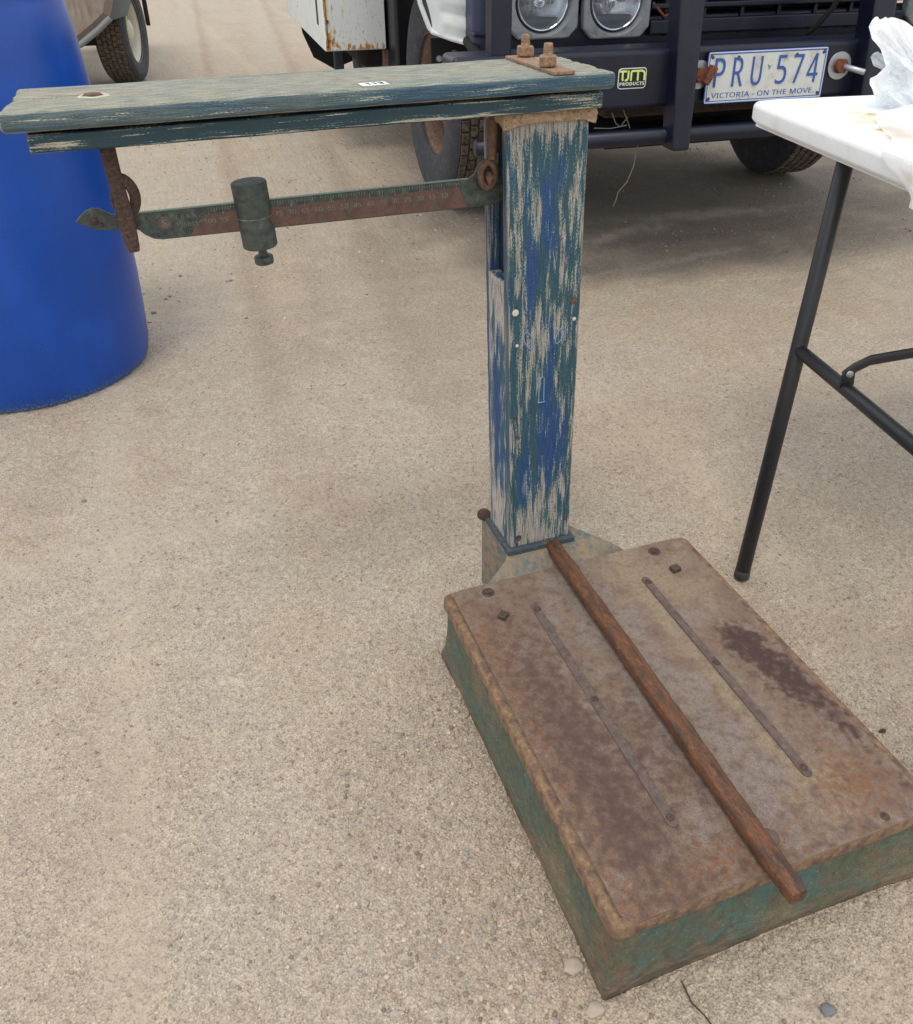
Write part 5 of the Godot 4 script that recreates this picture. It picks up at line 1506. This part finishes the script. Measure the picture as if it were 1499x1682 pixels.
func headlamp(t: Node, x: float, y: float, z: float) -> void:
	var W := 0.206
	var H := 0.190
	var c := 0.028
	# octagonal bezel plate with a round opening: a ring of quads between the two outlines
	var bz := MB.new()
	var n := 64
	var oct := func(th: float) -> Vector2:
		var d := Vector2(cos(th), sin(th))
		var k: float = min(W / 2 / max(absf(d.x), 1e-6), H / 2 / max(absf(d.y), 1e-6))
		var lim := (W / 2 + H / 2 - c)
		k = min(k, lim / (absf(d.x) + absf(d.y)))
		return d * k
	var rings := []
	for s in [[0, 0.0, -0.03], [0, 0.0, -0.004], [0, -0.004, 0.0], [1, 0.0885, 0.0], [1, 0.0865, -0.003], [1, 0.0825, -0.022], [1, 0.079, -0.030]]:
		var r := []
		for k in n + 1:
			var th := TAU * k / n
			var p: Vector2
			if s[0] == 0:
				p = oct.call(th)
				p += p.normalized() * s[1]
			else: p = Vector2(cos(th), sin(th)) * s[1]
			r.append(Vector3(x + p.x, y + p.y, z + s[2]))
		rings.append(r)
	for k in rings.size() - 1:
		for i in n:
			bz.flat_quad([rings[k][i], rings[k][i + 1], rings[k + 1][i + 1], rings[k + 1][i]])
	var bo := put("headlamp_bezel", bz, M.bezel, t, "grey octagonal headlamp surround with a round lamp")
	var fx := Transform3D(Basis(Vector3.RIGHT, PI / 2), Vector3(x, y, z))
	put("lamp_gasket", lathe([Vector2(0.080, -0.04), Vector2(0.080, -0.028), Vector2(0.076, -0.026), Vector2(0.0745, -0.03)], 48, fx), M.black, bo)
	put("lamp_ring", lathe([Vector2(0.0765, -0.03), Vector2(0.0765, -0.018), Vector2(0.0745, -0.0155), Vector2(0.0715, -0.017), Vector2(0.070, -0.022)], 48, fx), M.chrome, bo)
	put("reflector", lathe([Vector2(0.00001, -0.085), Vector2(0.014, -0.084), Vector2(0.03, -0.078), Vector2(0.046, -0.066), Vector2(0.06, -0.048), Vector2(0.0715, -0.024)], 48, fx), M.reflector, bo)
	var gl := mat(Color(0.86, 0.9, 0.95, 0.16), 0.05)
	gl.transparency = BaseMaterial3D.TRANSPARENCY_ALPHA
	put("lens", lathe([Vector2(0.0715, -0.022), Vector2(0.055, -0.014), Vector2(0.035, -0.0085), Vector2(0.015, -0.006), Vector2(0.00001, -0.0055)], 48, fx), gl, bo)
	# moulded ribs inside the lens
	for k in 7:
		var xx := -0.036 + k * 0.012
		var hh := sqrt(0.0019 - xx * xx * 0.9) if xx * xx * 0.9 < 0.0019 else 0.01
		put("lens_rib", rbox(Vector3(x + xx, y, z - 0.026), Vector3(0.0022, hh * 1.6, 0.002), 0.0008), gl, bo)
	put("bulb_shield", lathe([Vector2(0.016, -0.06), Vector2(0.016, -0.045), Vector2(0.010, -0.038), Vector2(0.00001, -0.036)], 20, fx), M.chrome, bo)

# ------------------------------------------------------------------ vehicle behind the drum
func make_far_car() -> void:
	var c := thing("parked_vehicle", "dusty brown vehicle with a white rimmed wheel behind the blue drum", "car")
	var body := prism([Vector2(-2.1, 0.40), Vector2(-0.95, 0.35), Vector2(-0.70, 0.345), Vector2(-0.585, 0.355), Vector2(-0.46, 0.435), Vector2(-0.365, 0.505), Vector2(-0.325, 0.60), Vector2(-0.315, 0.80), Vector2(-0.34, 1.15), Vector2(-0.45, 1.60), Vector2(-1.95, 1.60), Vector2(-2.1, 1.1)], 0.50, 0.05)
	body.move(Transform3D(Basis.IDENTITY, Vector3(0, 0, -6.05)))
	put("body", body, M.car_paint, c, "dust streaked brown lower body panel")
	put("sill_lip", tube([Vector3(-0.95, 0.348, -5.80), Vector3(-0.70, 0.345, -5.79), Vector3(-0.585, 0.355, -5.79), Vector3(-0.46, 0.435, -5.79), Vector3(-0.365, 0.505, -5.79)], 0.02, 8), M.car_grey, c)
	put("body_side", rbox(Vector3(-1.1, 1.15, -7.4), Vector3(1.56, 0.95, 2.4), 0.12), M.car_paint, c)
	put("rear_window", rbox(Vector3(-1.2, 1.32, -5.795), Vector3(1.25, 0.36, 0.02), 0.008), mat(rgb(22, 26, 30), 0.08), c)
	for q in [-0.47, -1.95]:
		put("tail_lamp", rbox(Vector3(q, 0.93, -5.80), Vector3(0.10, 0.22, 0.03), 0.008), mat(rgb(120, 26, 22), 0.25), c)
	put("inner_flap", prism([Vector2(-0.40, 0.46), Vector2(-0.27, 0.49), Vector2(-0.21, 0.62), Vector2(-0.20, 0.9), Vector2(-0.40, 0.9)], 0.02, 0.003), M.car_grey, c).position = Vector3(0.02, 0, -6.16)
	put("side_flap", rbox(Vector3(-0.115, 0.66, -6.45), Vector3(0.03, 0.52, 0.12), 0.01), M.black, c)
	wheel(c, Vector3(-0.315, 0.36, -6.60), 0.36, 0.23, 0.215, 1.0, mat(rgb(206, 202, 184), 0.6), -0.26)
	wheel(c, Vector3(-1.85, 0.36, -6.60), 0.36, 0.23, 0.215, -1.0, mat(rgb(206, 202, 184), 0.6), 0.0)
	wheel(c, Vector3(-0.40, 0.36, -8.9), 0.36, 0.23, 0.215, 1.0, mat(rgb(206, 202, 184), 0.6), 0.0)
	wheel(c, Vector3(-1.85, 0.36, -8.9), 0.36, 0.23, 0.215, -1.0, mat(rgb(206, 202, 184), 0.6), 0.0)
	put("rear_axle", rbox(Vector3(-0.62, 0.34, -6.35), Vector3(0.36, 0.09, 0.12), 0.02), M.black, c)
	put("axle", cyl(Vector3(-1.8, 0.36, -6.6), Vector3(-0.35, 0.36, -6.6), 0.05, 14), M.black, c)

# ------------------------------------------------------------------ stones, gravel, twig
func make_small_things() -> void:
	for q in [
		[0.062, -1.0, 0.0125, 0, "pale flat pebble lying alone on the open sand"],
		[-0.018, 0.506, 0.017, 0, "pinkish grey rounded stone touching the front left side of the scale base"],
		[-0.016, 0.556, 0.015, 0, "pale round stone at the front corner foot of the scale base"],
		[0.217, 0.641, 0.0125, 1, "grey angular stone in front of the scale, by itself on the sand"],
		[-0.372, -1.681, 0.012, 1, "dark stone on the sand beside the blue drum"],
		[0.526, -0.386, 0.009, 0, "whitish pebble on the sand between the post and the table leg"],
		[-0.557, -0.675, 0.008, 1, "small dark pebble on the sand below the drum"],
		[-0.205, 0.124, 0.009, 0, "pale pebble left of the scale bed, on the bare sand"]]:
		q[2] *= 0.6
		var m := stone_mesh(int(q[0] * 1000.0) + 77, 2)
		var o := put("stone", m, [M.stone_a, M.stone_b][q[3]])
		o.transform = Transform3D(Basis(Vector3.UP, q[0] * 9.0).scaled(Vector3(q[2] * 1.15, q[2] * 0.75, q[2] * 0.9)), Vector3(q[0], ground_height(q[0], q[1]) + q[2] * 0.25, q[1]))
		tag(o, q[4], "stone", "loose stones on the yard")
	var chipm := stone_mesh(5, 2)
	var cpo := put("bark_chip", chipm, M.twig)
	cpo.transform = Transform3D(Basis(Vector3.UP, 0.9).scaled(Vector3(0.006, 0.0025, 0.003)), Vector3(0.546, ground_height(0.546, 0.362) + 0.002, 0.362))
	tag(cpo, "small dark bark chip on the sand right of the scale bed", "bark chip")
	var tw := put("twig", tube([Vector3(0.086, 0.001, 0.562), Vector3(0.084, 0.0015, 0.585), Vector3(0.090, 0.001, 0.60), Vector3(0.094, 0.0015, 0.625), Vector3(0.105, 0.001, 0.66)], [0.0008, 0.0011, 0.0008, 0.0010, 0.0006], 6), M.twig)
	tag(tw, "thin dark twig on the sand by the front of the scale base", "twig")
	var wide := func(r: RandomNumberGenerator) -> Vector2:
		var p := Vector2(r.randf_range(-0.95, 1.5), r.randf_range(-1.5, 0.85))
		var k := 0.55 + 0.9 * wob.get_noise_2d(p.x * 3.0 + 5.0, p.y * 3.0)
		return p if off_scale(p) and r.randf() < k else Vector2(99, 0)
	var near := func(r: RandomNumberGenerator) -> Vector2:
		var p := Vector2(r.randf_range(-0.35, 0.05), r.randf_range(0.05, 0.75))
		var k := exp(-pow((p.x + 0.10) / 0.14, 2)) * (0.7 + wob.get_noise_2d(p.x * 9.0, p.y * 9.0))
		return p if off_scale(p) and r.randf() < k else Vector2(99, 0)
	var far := func(r: RandomNumberGenerator) -> Vector2:
		var p := Vector2(r.randf_range(-1.2, 3.0), r.randf_range(-5.0, -1.4))
		var k := 0.4 + 1.2 * wob.get_noise_2d(p.x * 2.0, p.y * 2.0)
		return p if r.randf() < k else Vector2(99, 0)
	scatter("gravel", "fine gravel strewn over the sandy yard", 22000, 301, wide, 0.0006, 0.0028)
	scatter("gravel", "grit mixed into the sand near the viewer", 9000, 302, wide, 0.0006, 0.0018)
	scatter("gravel", "coarse loose gravel along the left side of the scale", 4200, 303, near, 0.0008, 0.0036)
	scatter("gravel", "gravel scattered in front of the truck", 6000, 304, far, 0.0016, 0.0060)
	var sand := func(r: RandomNumberGenerator) -> Vector2:
		var z := lerpf(0.80, -1.4, pow(r.randf(), 1.5))
		var p := Vector2(r.randf_range(-0.75, 0.45) + r.randf() * (0.9 - z * 0.3), z)
		var k := 0.7 + 0.7 * wob.get_noise_2d(p.x * 7.0, p.y * 7.0)
		return p if off_scale(p) and r.randf() < k else Vector2(99, 0)
	scatter("grit", "sand coloured grit covering the yard", 70000, 305, sand, 0.0007, 0.0024, true)
	var banked := func(r: RandomNumberGenerator) -> Vector2:
		var e := r.randf()
		var o := absf(r.randfn(0.0, 0.007)) + 0.001
		if e < 0.5: return Vector2(-0.004 - o, r.randf_range(-0.02, 0.56))
		return Vector2(r.randf_range(-0.01, 0.44), 0.551 + o)
	scatter("grit", "grit banked up against the foot of the scale base", 3200, 306, banked, 0.0008, 0.0034, true)
